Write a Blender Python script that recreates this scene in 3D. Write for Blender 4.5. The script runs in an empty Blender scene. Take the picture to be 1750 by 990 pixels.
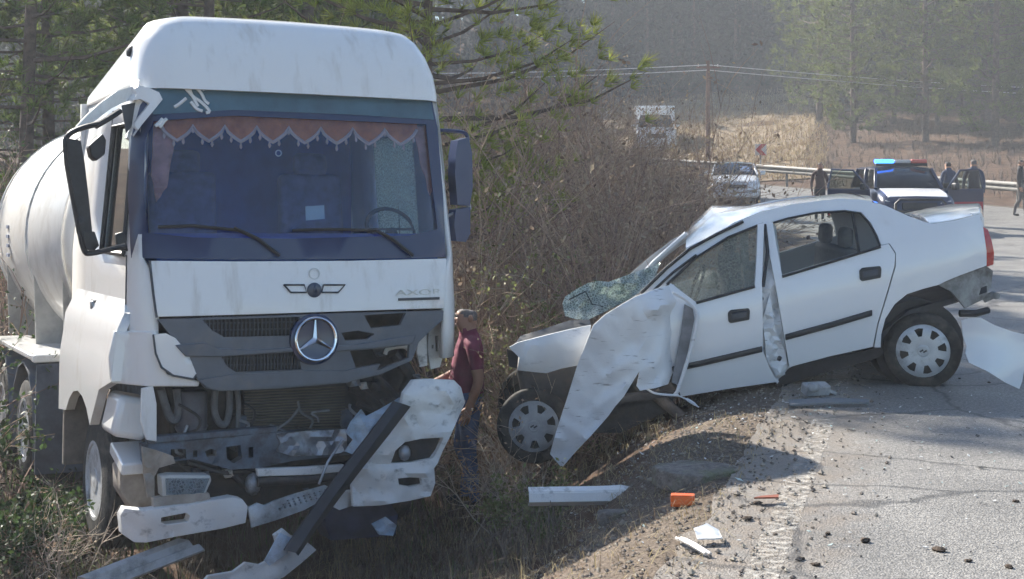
import bpy, bmesh, math, random
from mathutils import Vector, Matrix, noise
from mathutils.geometry import delaunay_2d_cdt

# ------------------------------------------------------------------ camera, sky, sun, exposure
SC = bpy.context.scene
COL = SC.collection
RAD = math.radians
FPX, CX, HY, CAMZ = 2500.0, 875.0, 282.0, 1.75      # focal length in picture units, principal point, eye height

cam_d = bpy.data.cameras.new('camera')
cam = bpy.data.objects.new('camera', cam_d)
COL.objects.link(cam)
cam.location = (0, 0, CAMZ)
cam.rotation_euler = (RAD(90), 0, 0)
cam_d.sensor_width = 36
cam_d.lens = 36 * FPX / 1750
cam_d.shift_y = -(495 - HY) / 1750
cam_d.clip_start = 0.1
cam_d.clip_end = 2000
SC.camera = cam

SUN_AZ, SUN_EL = 38, 33          # degrees left of the view axis, degrees above the horizon
world = bpy.data.worlds.new('World')
SC.world = world
world.use_nodes = True
wn = world.node_tree.nodes
sky = wn.new('ShaderNodeTexSky')
sky.sky_type = 'NISHITA'
sky.sun_disc = False
sky.sun_elevation = RAD(SUN_EL)
sky.sun_rotation = RAD(-SUN_AZ)
sky.dust_density = 0.5
sky.ozone_density = 3.0
world.node_tree.links.new(sky.outputs[0], wn['Background'].inputs[0])
wn['Background'].inputs[1].default_value = 0.066
sun_d = bpy.data.lights.new('sun', 'SUN')
sun_d.energy = 5.0
sun_d.angle = RAD(0.5)
sun_d.color = (1.0, 0.94, 0.84)
sun = bpy.data.objects.new('sun', sun_d)
COL.objects.link(sun)
_s = Vector((-math.sin(RAD(SUN_AZ)) * math.cos(RAD(SUN_EL)), math.cos(RAD(SUN_AZ)) * math.cos(RAD(SUN_EL)), math.sin(RAD(SUN_EL))))
sun.rotation_euler = _s.to_track_quat('Z', 'Y').to_euler()
sun.location = (0, 0, 60)
SC.view_settings.view_transform = 'Standard'
SC.view_settings.look = 'None'
SC.view_settings.gamma = 1
SC.view_settings.use_curve_mapping = False
SC.view_settings.exposure = 1.6
SC.cycles.use_denoising = True
SC.cycles.use_adaptive_sampling = True
SC.cycles.adaptive_threshold = .04
SC.cycles.max_bounces = 5
SC.cycles.diffuse_bounces = 3
SC.cycles.glossy_bounces = 3
SC.cycles.transparent_max_bounces = 16
SC.cycles.volume_bounces = 0
SC.render.film_transparent = False

R = random.Random(7)


def at(px, py, Y):
    """a picture point of the photograph at a distance of Y metres, in world metres"""
    return Vector(((px - CX) * Y / FPX, Y, CAMZ - (py - HY) * Y / FPX))


def lerp(a, b, t):
    return a + (b - a) * t


def sstep(a, b, x):
    t = min(1, max(0, (x - a) / (b - a)))
    return t * t * (3 - 2 * t)


def pw(tab, x):
    if x <= tab[0][0]:
        (a, b), (c, d) = tab[0], tab[1]
        return b + (d - b) * (x - a) / (c - a)
    for (a, b), (c, d) in zip(tab, tab[1:]):
        if x <= c:
            return b + (d - b) * (x - a) / (c - a)
    (a, b), (c, d) = tab[-2], tab[-1]
    return b + (d - b) * (x - a) / (c - a)


def cr(pts, n=6, closed=False):
    """Catmull-Rom through points"""
    P = [Vector(p) for p in pts]
    out = []
    N = len(P)
    rng = range(N) if closed else range(N - 1)
    for i in rng:
        if closed:
            a, b, c, d = P[(i - 1) % N], P[i], P[(i + 1) % N], P[(i + 2) % N]
        else:
            a, b, c, d = P[max(i - 1, 0)], P[i], P[i + 1], P[min(i + 2, N - 1)]
        for k in range(n):
            t = k / n
            out.append(0.5 * ((2 * b) + (c - a) * t + (2 * a - 5 * b + 4 * c - d) * t * t + (3 * b - a - 3 * c + d) * t ** 3))
    if not closed:
        out.append(P[-1])
    return out


# ------------------------------------------------------------------ mesh builder
class MB:
    def __init__(self):
        self.v, self.f, self.m = [], [], []

    def add(self, vs, fs, mi=0):
        o = len(self.v)
        self.v += [tuple(x) for x in vs]
        self.f += [tuple(o + i for i in q) for q in fs]
        self.m += [mi] * len(fs)
        return self

    def box(self, c, s, rot=None, mi=0, taper=1.0):
        c = Vector(c)
        vs = []
        for z in (-.5, .5):
            k = taper if z > 0 else 1.0
            for x, y in ((-.5, -.5), (.5, -.5), (.5, .5), (-.5, .5)):
                p = Vector((x * s[0] * k, y * s[1] * k, z * s[2]))
                if rot is not None:
                    p = rot @ p
                vs.append(c + p)
        return self.add(vs, [(3, 2, 1, 0), (4, 5, 6, 7), (0, 1, 5, 4), (1, 2, 6, 5), (2, 3, 7, 6), (3, 0, 4, 7)], mi)

    def bar(self, a, b, w, h, up=(0, 0, 1), mi=0):
        a, b = Vector(a), Vector(b)
        d = (b - a)
        L = d.length
        d.normalize()
        u = Vector(up)
        s = d.cross(u)
        if s.length < 1e-5:
            s = d.cross(Vector((1, 0, 0)))
        s.normalize()
        u = s.cross(d).normalized()
        rot = Matrix((s, d, u)).transposed()
        return self.box((a + b) / 2, (w, L, h), rot, mi)

    def tube(self, pts, rad, n=8, mi=0, cap=True, squash=None):
        P = [Vector(p) for p in pts]
        if not hasattr(rad, '__len__'):
            rad = [rad] * len(P)
        vs, fs = [], []
        prev = None
        for i, p in enumerate(P):
            d = (P[min(i + 1, len(P) - 1)] - P[max(i - 1, 0)])
            if d.length < 1e-9:
                d = Vector((0, 0, 1))
            d.normalize()
            if prev is None:
                u = d.orthogonal().normalized()
            else:
                u = (prev - d * prev.dot(d))
                u = u.normalized() if u.length > 1e-6 else d.orthogonal().normalized()
            prev = u
            w = d.cross(u)
            for k in range(n):
                a = 2 * math.pi * k / n
                vs.append(p + (u * math.cos(a) + w * math.sin(a)) * rad[i])
        for i in range(len(P) - 1):
            for k in range(n):
                k2 = (k + 1) % n
                fs.append((i * n + k, i * n + k2, (i + 1) * n + k2, (i + 1) * n + k))
        if cap:
            fs.append(tuple(range(n))[::-1])
            fs.append(tuple((len(P) - 1) * n + k for k in range(n)))
        return self.add(vs, fs, mi)

    def lathe(self, c, axis, prof, n=24, mi=0, close=False):
        """prof: (along axis, radius) pairs"""
        c, ax = Vector(c), Vector(axis).normalized()
        u = ax.orthogonal().normalized()
        w = ax.cross(u)
        vs, fs = [], []
        for t, r in prof:
            for k in range(n):
                a = 2 * math.pi * k / n
                vs.append(c + ax * t + (u * math.cos(a) + w * math.sin(a)) * r)
        m = len(prof)
        for i in range(m if close else m - 1):
            j = (i + 1) % m
            for k in range(n):
                k2 = (k + 1) % n
                fs.append((i * n + k, i * n + k2, j * n + k2, j * n + k))
        if not close:
            if prof[0][1] > 1e-6:
                fs.append(tuple(range(n))[::-1])
            if prof[-1][1] > 1e-6:
                fs.append(tuple((m - 1) * n + k for k in range(n)))
        return self.add(vs, fs, mi)

    def ball(self, c, r, n=10, mi=0):
        c = Vector(c)
        if not hasattr(r, '__len__'):
            r = (r, r, r)
        vs, fs = [], []
        h = n // 2
        for i in range(h + 1):
            t = math.pi * i / h
            for k in range(n):
                a = 2 * math.pi * k / n
                vs.append(c + Vector((r[0] * math.sin(t) * math.cos(a), r[1] * math.sin(t) * math.sin(a), r[2] * math.cos(t))))
        for i in range(h):
            for k in range(n):
                k2 = (k + 1) % n
                fs.append((i * n + k, (i + 1) * n + k, (i + 1) * n + k2, i * n + k2))
        return self.add(vs, fs, mi)

    def grid(self, rows, mi=0, closed=False):
        m, n = len(rows), len(rows[0])
        vs = [p for r in rows for p in r]
        fs = []
        for i in range(m - 1):
            for k in range(n if closed else n - 1):
                k2 = (k + 1) % n
                fs.append((i * n + k, i * n + k2, (i + 1) * n + k2, (i + 1) * n + k))
        return self.add(vs, fs, mi)

    def slab(self, rows, off, mi=0):
        """a curved sheet of real thickness: rows of points and their copies moved by off, rim closed"""
        off = Vector(off) if not callable(off) else off
        m, n = len(rows), len(rows[0])
        A = [Vector(p) for r in rows for p in r]
        B = [p + (off(p) if callable(off) else off) for p in A]
        N = m * n
        fs = []
        for i in range(m - 1):
            for k in range(n - 1):
                q = (i * n + k, i * n + k + 1, (i + 1) * n + k + 1, (i + 1) * n + k)
                fs.append(q)
                fs.append(tuple(N + x for x in q[::-1]))
        rim = [k for k in range(n)] + [i * n + n - 1 for i in range(1, m)] + [(m - 1) * n + k for k in range(n - 2, -1, -1)] + [i * n for i in range(m - 2, 0, -1)]
        for a, b in zip(rim, rim[1:] + rim[:1]):
            fs.append((b, a, N + a, N + b))
        return self.add(A + B, fs, mi)

    def sheet(self, outline, mapf, off, holes=(), step=None, mi=0):
        """a traced outline (2D) mapped onto a surface by mapf(x, y) -> point, of real thickness off"""
        def res(poly):
            if step is None:
                return [Vector((p[0], p[1])) for p in poly]
            o = []
            for a, b in zip(poly, list(poly[1:]) + [poly[0]]):
                a, b = Vector((a[0], a[1])), Vector((b[0], b[1]))
                k = max(1, int((b - a).length / step))
                o += [a.lerp(b, i / k) for i in range(k)]
            return o

        def inside(poly, p):
            r = False
            j = len(poly) - 1
            for i in range(len(poly)):
                a, b = poly[i], poly[j]
                if (a.y > p.y) != (b.y > p.y) and p.x < (b.x - a.x) * (p.y - a.y) / (b.y - a.y) + a.x:
                    r = not r
                j = i
            return r

        polys = [res(outline)] + [res(h) for h in holes]
        vs, es = [], []
        for poly in polys:
            o = len(vs)
            vs += poly
            es += [(o + i, o + (i + 1) % len(poly)) for i in range(len(poly))]
        if step:
            bnd = list(vs)
            x0, x1 = min(p.x for p in polys[0]), max(p.x for p in polys[0])
            y0, y1 = min(p.y for p in polys[0]), max(p.y for p in polys[0])
            y = y0 + step * .5
            r = 0
            while y < y1:
                x = x0 + step * (.5 if r % 2 else .98)
                while x < x1:
                    p = Vector((x, y))
                    if inside(polys[0], p) and not any(inside(h, p) for h in polys[1:]) and min((p - q).length_squared for q in bnd) > (step * .45) ** 2:
                        vs.append(p)
                    x += step
                y += step * .87
                r += 1
        V, _E, F, *_ = delaunay_2d_cdt(vs, es, [], 0, 1e-5)
        T = []
        for f in F:
            if len(f) < 3:
                continue
            c = sum((V[i] for i in f), Vector((0, 0))) / len(f)
            if inside(polys[0], c) and not any(inside(h, c) for h in polys[1:]):
                T.append(tuple(f))
        A = [Vector(mapf(p.x, p.y)) for p in V]
        B = [p + (off(p) if callable(off) else Vector(off)) for p in A]
        N = len(A)
        fs = [t for t in T] + [tuple(N + i for i in t[::-1]) for t in T]
        cnt = {}
        for t in T:
            for a, b in zip(t, t[1:] + t[:1]):
                cnt[(a, b)] = 1
        for (a, b) in cnt:
            if (b, a) not in cnt:
                fs.append((b, a, N + a, N + b))
        return self.add(A + B, fs, mi)

    def xf(self, M):
        self.v = [tuple(M @ Vector(p)) for p in self.v]
        return self

    def build(self, name, mat, parent=None, smooth=40, bevel=0, seg=2, recalc=True):
        me = bpy.data.meshes.new(name)
        me.from_pydata(self.v, [], self.f)
        mats = mat if isinstance(mat, (list, tuple)) else [mat]
        for x in mats:
            me.materials.append(x)
        if len(mats) > 1:
            me.polygons.foreach_set('material_index', self.m)
        if recalc:
            b = bmesh.new()
            b.from_mesh(me)
            bmesh.ops.recalc_face_normals(b, faces=b.faces)
            b.to_mesh(me)
            b.free()
        if smooth:
            me.polygons.foreach_set('use_smooth', [True] * len(me.polygons))
            me.set_sharp_from_angle(angle=RAD(smooth))
        me.update()
        o = bpy.data.objects.new(name, me)
        COL.objects.link(o)
        if parent is not None:
            o.parent = parent
        if bevel:
            md = o.modifiers.new('bevel', 'BEVEL')
            md.width = bevel
            md.segments = seg
            md.limit_method = 'ANGLE'
            md.angle_limit = RAD(35)
        return o


def tag(o, label=None, cat=None, group=None, kind=None):
    if label:
        o['label'] = label
    if cat:
        o['category'] = cat
    if group:
        o['group'] = group
    if kind:
        o['kind'] = kind
    return o


def empty(name, loc=(0, 0, 0), rot=(0, 0, 0), parent=None):
    o = bpy.data.objects.new(name, None)
    COL.objects.link(o)
    o.location = loc
    o.rotation_euler = rot
    o.empty_display_size = .2
    if parent is not None:
        o.parent = parent
    return o


def copy_tree(o, parent=None):
    c = o.copy()
    COL.objects.link(c)
    c.parent = parent
    for ch in list(o.children):
        copy_tree(ch, c)
    return c


# ------------------------------------------------------------------ materials
MATS = {}


def mat(name, col=(.5, .5, .5), rough=.6, metal=0, var=0.0, vscale=8, col2=None, bump=0, bscale=60, coat=0, dirt=None, dscale=3, dlo=.5, dhi=.7,
        stretch=None, emis=None, estr=0, transl=0, island=0, spec=.5, trans=0, ior=1.45, detail=4):
    if name in MATS:
        return MATS[name]
    m = bpy.data.materials.new(name)
    m.use_nodes = True
    nt = m.node_tree
    N, L = nt.nodes, nt.links
    b = N['Principled BSDF']
    b.inputs['Roughness'].default_value = rough
    b.inputs['Metallic'].default_value = metal
    b.inputs['Specular IOR Level'].default_value = spec
    b.inputs['Coat Weight'].default_value = coat
    b.inputs['Coat Roughness'].default_value = .08
    b.inputs['Transmission Weight'].default_value = trans
    b.inputs['IOR'].default_value = ior
    tc = N.new('ShaderNodeTexCoord')
    cur = None
    c1 = (*col, 1)
    if var or col2:
        nz = N.new('ShaderNodeTexNoise')
        nz.inputs['Scale'].default_value = vscale
        nz.inputs['Detail'].default_value = detail
        nz.inputs['Roughness'].default_value = .65
        L.new(tc.outputs['Object'], nz.inputs['Vector'])
        rp = N.new('ShaderNodeValToRGB')
        rp.color_ramp.elements[0].position = .32
        rp.color_ramp.elements[1].position = .68
        lo = tuple(x * (1 - var) for x in col)
        hi = col2 if col2 else tuple(min(1, x * (1 + var)) for x in col)
        rp.color_ramp.elements[0].color = (*lo, 1)
        rp.color_ramp.elements[1].color = (*hi, 1)
        L.new(nz.outputs['Fac'], rp.inputs['Fac'])
        cur = rp.outputs['Color']
    if dirt:
        nz = N.new('ShaderNodeTexNoise')
        nz.inputs['Scale'].default_value = dscale
        nz.inputs['Detail'].default_value = 5
        nz.inputs['Roughness'].default_value = .7
        if stretch:
            mp = N.new('ShaderNodeMapping')
            mp.inputs['Scale'].default_value = stretch
            mp.inputs['Rotation'].default_value = (.3, .5, .2)
            L.new(tc.outputs['Object'], mp.inputs['Vector'])
            L.new(mp.outputs[0], nz.inputs['Vector'])
        else:
            L.new(tc.outputs['Object'], nz.inputs['Vector'])
        mr = N.new('ShaderNodeMapRange')
        mr.inputs['From Min'].default_value = dlo
        mr.inputs['From Max'].default_value = dhi
        L.new(nz.outputs['Fac'], mr.inputs['Value'])
        mx = N.new('ShaderNodeMix')
        mx.data_type = 'RGBA'
        L.new(mr.outputs[0], mx.inputs[0])
        if cur is not None:
            L.new(cur, mx.inputs[6])
        else:
            mx.inputs[6].default_value = c1
        mx.inputs[7].default_value = (*dirt, 1)
        cur = mx.outputs[2]
        mr2 = N.new('ShaderNodeMapRange')
        mr2.inputs['To Min'].default_value = rough
        mr2.inputs['To Max'].default_value = max(rough, .8)
        L.new(mr.outputs[0], mr2.inputs['Value'])
        L.new(mr2.outputs[0], b.inputs['Roughness'])
    if island:
        ge = N.new('ShaderNodeNewGeometry')
        mr = N.new('ShaderNodeMapRange')
        mr.inputs['To Min'].default_value = 1 - island
        mr.inputs['To Max'].default_value = 1 + island
        L.new(ge.outputs['Random Per Island'], mr.inputs['Value'])
        hs = N.new('ShaderNodeHueSaturation')
        L.new(mr.outputs[0], hs.inputs['Value'])
        mh = N.new('ShaderNodeMapRange')
        mh.inputs['To Min'].default_value = .5 - island * .05
        mh.inputs['To Max'].default_value = .5 + island * .05
        L.new(ge.outputs['Random Per Island'], mh.inputs['Value'])
        L.new(mh.outputs[0], hs.inputs['Hue'])
        if cur is not None:
            L.new(cur, hs.inputs['Color'])
        else:
            hs.inputs['Color'].default_value = c1
        cur = hs.outputs['Color']
    if cur is not None:
        L.new(cur, b.inputs['Base Color'])
    else:
        b.inputs['Base Color'].default_value = c1
    if bump:
        nz = N.new('ShaderNodeTexNoise')
        nz.inputs['Scale'].default_value = bscale
        nz.inputs['Detail'].default_value = 4
        L.new(tc.outputs['Object'], nz.inputs['Vector'])
        bp = N.new('ShaderNodeBump')
        bp.inputs['Strength'].default_value = bump
        bp.inputs['Distance'].default_value = .02
        L.new(nz.outputs['Fac'], bp.inputs['Height'])
        L.new(bp.outputs[0], b.inputs['Normal'])
    if emis:
        b.inputs['Emission Color'].default_value = (*emis, 1)
        b.inputs['Emission Strength'].default_value = estr
    if transl:
        tr = N.new('ShaderNodeBsdfTranslucent')
        if cur is not None:
            L.new(cur, tr.inputs['Color'])
        else:
            tr.inputs['Color'].default_value = c1
        ms = N.new('ShaderNodeMixShader')
        ms.inputs[0].default_value = transl
        L.new(b.outputs[0], ms.inputs[1])
        L.new(tr.outputs[0], ms.inputs[2])
        L.new(ms.outputs[0], N['Material Output'].inputs['Surface'])
    MATS[name] = m
    return m


def glass(name, tint=(.8, .85, .85), refl=1.0, rough=.02, haze=None, hf=0.0):
    if name in MATS:
        return MATS[name]
    m = bpy.data.materials.new(name)
    m.use_nodes = True
    N, L = m.node_tree.nodes, m.node_tree.links
    N.remove(N['Principled BSDF'])
    t = N.new('ShaderNodeBsdfTransparent')
    t.inputs[0].default_value = (*tint, 1)
    g = N.new('ShaderNodeBsdfGlossy')
    g.inputs['Roughness'].default_value = rough
    fr = N.new('ShaderNodeFresnel')
    fr.inputs['IOR'].default_value = 1.5
    mu = N.new('ShaderNodeMath')
    mu.operation = 'MULTIPLY'
    mu.inputs[1].default_value = refl
    L.new(fr.outputs[0], mu.inputs[0])
    ms = N.new('ShaderNodeMixShader')
    L.new(mu.outputs[0], ms.inputs[0])
    L.new(t.outputs[0], ms.inputs[1])
    L.new(g.outputs[0], ms.inputs[2])
    out = ms.outputs[0]
    if haze:
        d = N.new('ShaderNodeBsdfDiffuse')
        d.inputs[0].default_value = (*haze, 1)
        tl = N.new('ShaderNodeBsdfTranslucent')
        tl.inputs[0].default_value = (*haze, 1)
        ad = N.new('ShaderNodeMixShader')
        L.new(d.outputs[0], ad.inputs[1])
        L.new(tl.outputs[0], ad.inputs[2])
        nz = N.new('ShaderNodeTexVoronoi')
        nz.feature = 'DISTANCE_TO_EDGE'
        nz.inputs['Scale'].default_value = 42
        tc = N.new('ShaderNodeTexCoord')
        L.new(tc.outputs['Object'], nz.inputs['Vector'])
        mr = N.new('ShaderNodeMapRange')
        mr.inputs['From Min'].default_value = .01
        mr.inputs['From Max'].default_value = .16
        mr.inputs['To Min'].default_value = min(1, hf * 1.7)
        mr.inputs['To Max'].default_value = hf * .55
        L.new(nz.outputs['Distance'], mr.inputs['Value'])
        m2 = N.new('ShaderNodeMixShader')
        L.new(mr.outputs[0], m2.inputs[0])
        L.new(out, m2.inputs[1])
        L.new(ad.outputs[0], m2.inputs[2])
        out = m2.outputs[0]
    L.new(out, N['Material Output'].inputs['Surface'])
    MATS[name] = m
    return m


WHITE = mat('white_paint', (.80, .80, .79), .30, coat=.7, dirt=(.42, .37, .30), dscale=2.6, dlo=.53, dhi=.95, stretch=(2.2, 1, .5))
WHITE_DIRTY = mat('white_paint_dirty', (.72, .71, .68), .5, coat=.1, dirt=(.06, .055, .05), dscale=4, dlo=.56, dhi=.80, stretch=(2, 1, 3), bump=.25, bscale=14)
CARWHITE = mat('car_white_paint', (.78, .79, .80), .24, coat=1.0, dirt=(.36, .34, .31), dscale=2.5, dlo=.60, dhi=1.0)
CARBENT = mat('bent_white_paint', (.74, .75, .76), .4, coat=.3, dirt=(.15, .14, .135), dscale=5, dlo=.60, dhi=.72, stretch=(1, 3, 9), bump=.15, bscale=9)
BLACKPL = mat('black_plastic', (.022, .023, .027), .5, var=.3, vscale=20)
DARKGREY = mat('dark_grey_plastic', (.055, .062, .075), .5, var=.2, vscale=10, dirt=(.12, .11, .10), dscale=6, dlo=.5, dhi=.9)
GRILLE = mat('grille_grey', (.115, .13, .155), .42, var=.12, vscale=6, dirt=(.2, .18, .16), dscale=5, dlo=.52, dhi=.9)
RUBBER = mat('tyre_rubber', (.022, .021, .021), .85, var=.3, vscale=12, dirt=(.11, .095, .075), dscale=7, dlo=.45, dhi=.8, bump=.3, bscale=40)
STEEL = mat('bare_steel', (.32, .34, .37), .45, metal=.7, var=.25, vscale=9, dirt=(.10, .08, .06), dscale=7, dlo=.5, dhi=.75)
CHROME = mat('chrome', (.75, .77, .80), .16, metal=1)
SILVER = mat('silver_hubcap', (.50, .51, .52), .38, metal=.35, var=.1, vscale=9, dirt=(.16, .14, .12), dscale=8, dlo=.5, dhi=.85)
CHASSIS = mat('chassis_blue_grey', (.10, .125, .16), .5, metal=.2, var=.3, vscale=7, dirt=(.06, .05, .045), dscale=8, dlo=.46, dhi=.7)
ENGINE = mat('engine_dark', (.028, .029, .033), .6, var=.5, vscale=14, dirt=(.07, .06, .05), dscale=9, dlo=.48, dhi=.7)
INTERIOR = mat('cab_interior_dark', (.035, .09, .38), .8, var=.2, vscale=5)
SEATM = mat('seat_fabric', (.16, .155, .15), .9, var=.2, vscale=30)
# ------------------------------------------------------------------ ground, road
LINE = [(0, -.7), (6.18, 1.05), (12.2, 2.76), (20, 4.9), (30, 7.2), (36, 7.6), (42, 6.6), (50, 3.6), (58, -.5), (66, -6)]
RIGHT = [(0, 7.5), (12, 11), (20, 13.6), (30, 16.3), (40, 17.8), (47, 17.2), (54, 14.8), (58, 12.6), (63, 10.0), (70, 5.5), (78, -1)]
ZROAD = [(0, 0), (38, 0), (50, .35), (62, .9), (85, 2.1), (110, 3.6)]
ZHILL = [(0, 0), (38, 0), (50, .35), (62, .9), (85, 2.1), (130, 6.6), (160, 12), (230, 20)]


def smooth_tab(tab, x, w=1.5):
    return (pw(tab, x - w) + 2 * pw(tab, x) + pw(tab, x + w)) / 4


def edge_l(Y):
    return smooth_tab(LINE, Y) - .42 + .10 * noise.noise((Y * 1.7, 3.1, 0)) + .05 * noise.noise((Y * 6, 9.1, 0))


def edge_r(Y):
    return smooth_tab(RIGHT, Y)


def z_road(Y):
    return smooth_tab(ZROAD, Y, 4) if Y > 30 else 0.0


def z_ground(X, Y):
    el, er = smooth_tab(LINE, Y) - .42, edge_r(Y)
    d, dr = el - X, X - er
    if d < 0 and dr < 0:
        k = min(-d, -dr)
        return z_road(Y) - .05 * sstep(0, .3, k) - .012
    if d >= 0:
        base = z_road(Y)
        deep = lerp(1.32, .5, sstep(18, 32, Y)) * (1 - sstep(50, 64, Y)) * sstep(4.0, 6.5, Y)
        z = base - .012 - .05 * min(d, 1.0) - deep * sstep(.10, 2.75, d + .3 * noise.noise((X * .6, Y * .6, 4)))
        z += max(0, d - 8.5) * .20 * lerp(1, .5, sstep(30, 60, Y))
        if Y > 66:
            z = lerp(z, smooth_tab(ZHILL, Y, 4), sstep(66, 76, Y))
        amp = sstep(.25, 2.5, d)
    else:
        z = smooth_tab(ZHILL, Y, 4) - .012 - .1 * sstep(.3, 1.5, dr) + max(0, dr - 4) * .07
        amp = sstep(.3, 2, dr)
    z += amp * (.16 * noise.noise((X * .45, Y * .45, 0)) + .07 * noise.noise((X * 1.6, Y * 1.6, 5)))
    z += (.15 + .85 * amp) * (.035 * noise.noise((X * 4.2, Y * 4.2, 2)) + .018 * noise.noise((X * 11, Y * 11, 7)))
    return z


def steps(*segs):
    o = []
    for a, b, s in segs:
        k = int(round((b - a) / s))
        o += [a + (b - a) * i / k for i in range(k)]
    o.append(segs[-1][1])
    return o


gx = steps((-75, -12, 3.5), (-12, -4, .5), (-4, 4, .085), (4, 20, .6), (20, 85, 4))
gy = steps((-3, 5, 1), (5, 13.5, .085), (13.5, 30, .4), (30, 90, 1.5), (90, 180, 4))
mb = MB()
mb.grid([[(x, y, z_ground(x, y)) for x in gx] for y in gy])


def ground_material():
    m = bpy.data.materials.new('soil_and_gravel')
    m.use_nodes = True
    N, L = m.node_tree.nodes, m.node_tree.links
    b = N['Principled BSDF']
    b.inputs['Roughness'].default_value = .95
    b.inputs['Specular IOR Level'].default_value = .2
    tc = N.new('ShaderNodeTexCoord')

    def nz(scale, det=5, r=.65):
        n = N.new('ShaderNodeTexNoise')
        n.inputs['Scale'].default_value = scale
        n.inputs['Detail'].default_value = det
        n.inputs['Roughness'].default_value = r
        L.new(tc.outputs['Object'], n.inputs['Vector'])
        return n

    def ramp(src, *st):
        r = N.new('ShaderNodeValToRGB')
        e = r.color_ramp.elements
        while len(e) < len(st):
            e.new(.5)
        for el, (p, c) in zip(e, st):
            el.position = p
            el.color = (*c, 1)
        L.new(src, r.inputs['Fac'])
        return r.outputs['Color']

    soil = ramp(nz(2.2).outputs['Fac'], (.30, (.042, .026, .017)), (.5, (.085, .048, .029)), (.72, (.15, .092, .058)))
    grav = ramp(nz(42, 4).outputs['Fac'], (.32, (.06, .046, .034)), (.52, (.135, .106, .082)), (.72, (.24, .20, .165)))
    at_ = N.new('ShaderNodeAttribute')
    at_.attribute_name = 'shoulder'
    ad = N.new('ShaderNodeMath')
    ad.operation = 'MULTIPLY_ADD'
    L.new(nz(3.5).outputs['Fac'], ad.inputs[0])
    ad.inputs[1].default_value = 1.2
    L.new(at_.outputs['Fac'], ad.inputs[2])
    mr = N.new('ShaderNodeMapRange')
    mr.inputs['From Min'].default_value = .85
    mr.inputs['From Max'].default_value = 1.25
    L.new(ad.outputs[0], mr.inputs['Value'])
    mx = N.new('ShaderNodeMix')
    mx.data_type = 'RGBA'
    L.new(mr.outputs[0], mx.inputs[0])
    L.new(soil, mx.inputs[6])
    L.new(grav, mx.inputs[7])
    L.new(mx.outputs[2], b.inputs['Base Color'])
    bp = N.new('ShaderNodeBump')
    bp.inputs['Strength'].default_value = .8
    bp.inputs['Distance'].default_value = .03
    L.new(nz(30).outputs['Fac'], bp.inputs['Height'])
    L.new(bp.outputs[0], b.inputs['Normal'])
    return m


ground = mb.build('ground', ground_material(), smooth=180, recalc=False)
a = ground.data.attributes.new('shoulder', 'FLOAT', 'POINT')
vals = []
for v in ground.data.vertices:
    d = smooth_tab(LINE, v.co.y) - .42 - v.co.x
    dr = v.co.x - edge_r(v.co.y)
    vals.append(1 - sstep(.1, 1.3, d) if d > 0 else (1 - sstep(.6, 2.2, dr) if dr > 0 else 1.0))
a.data.foreach_set('value', vals)
tag(ground, kind='structure')


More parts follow.
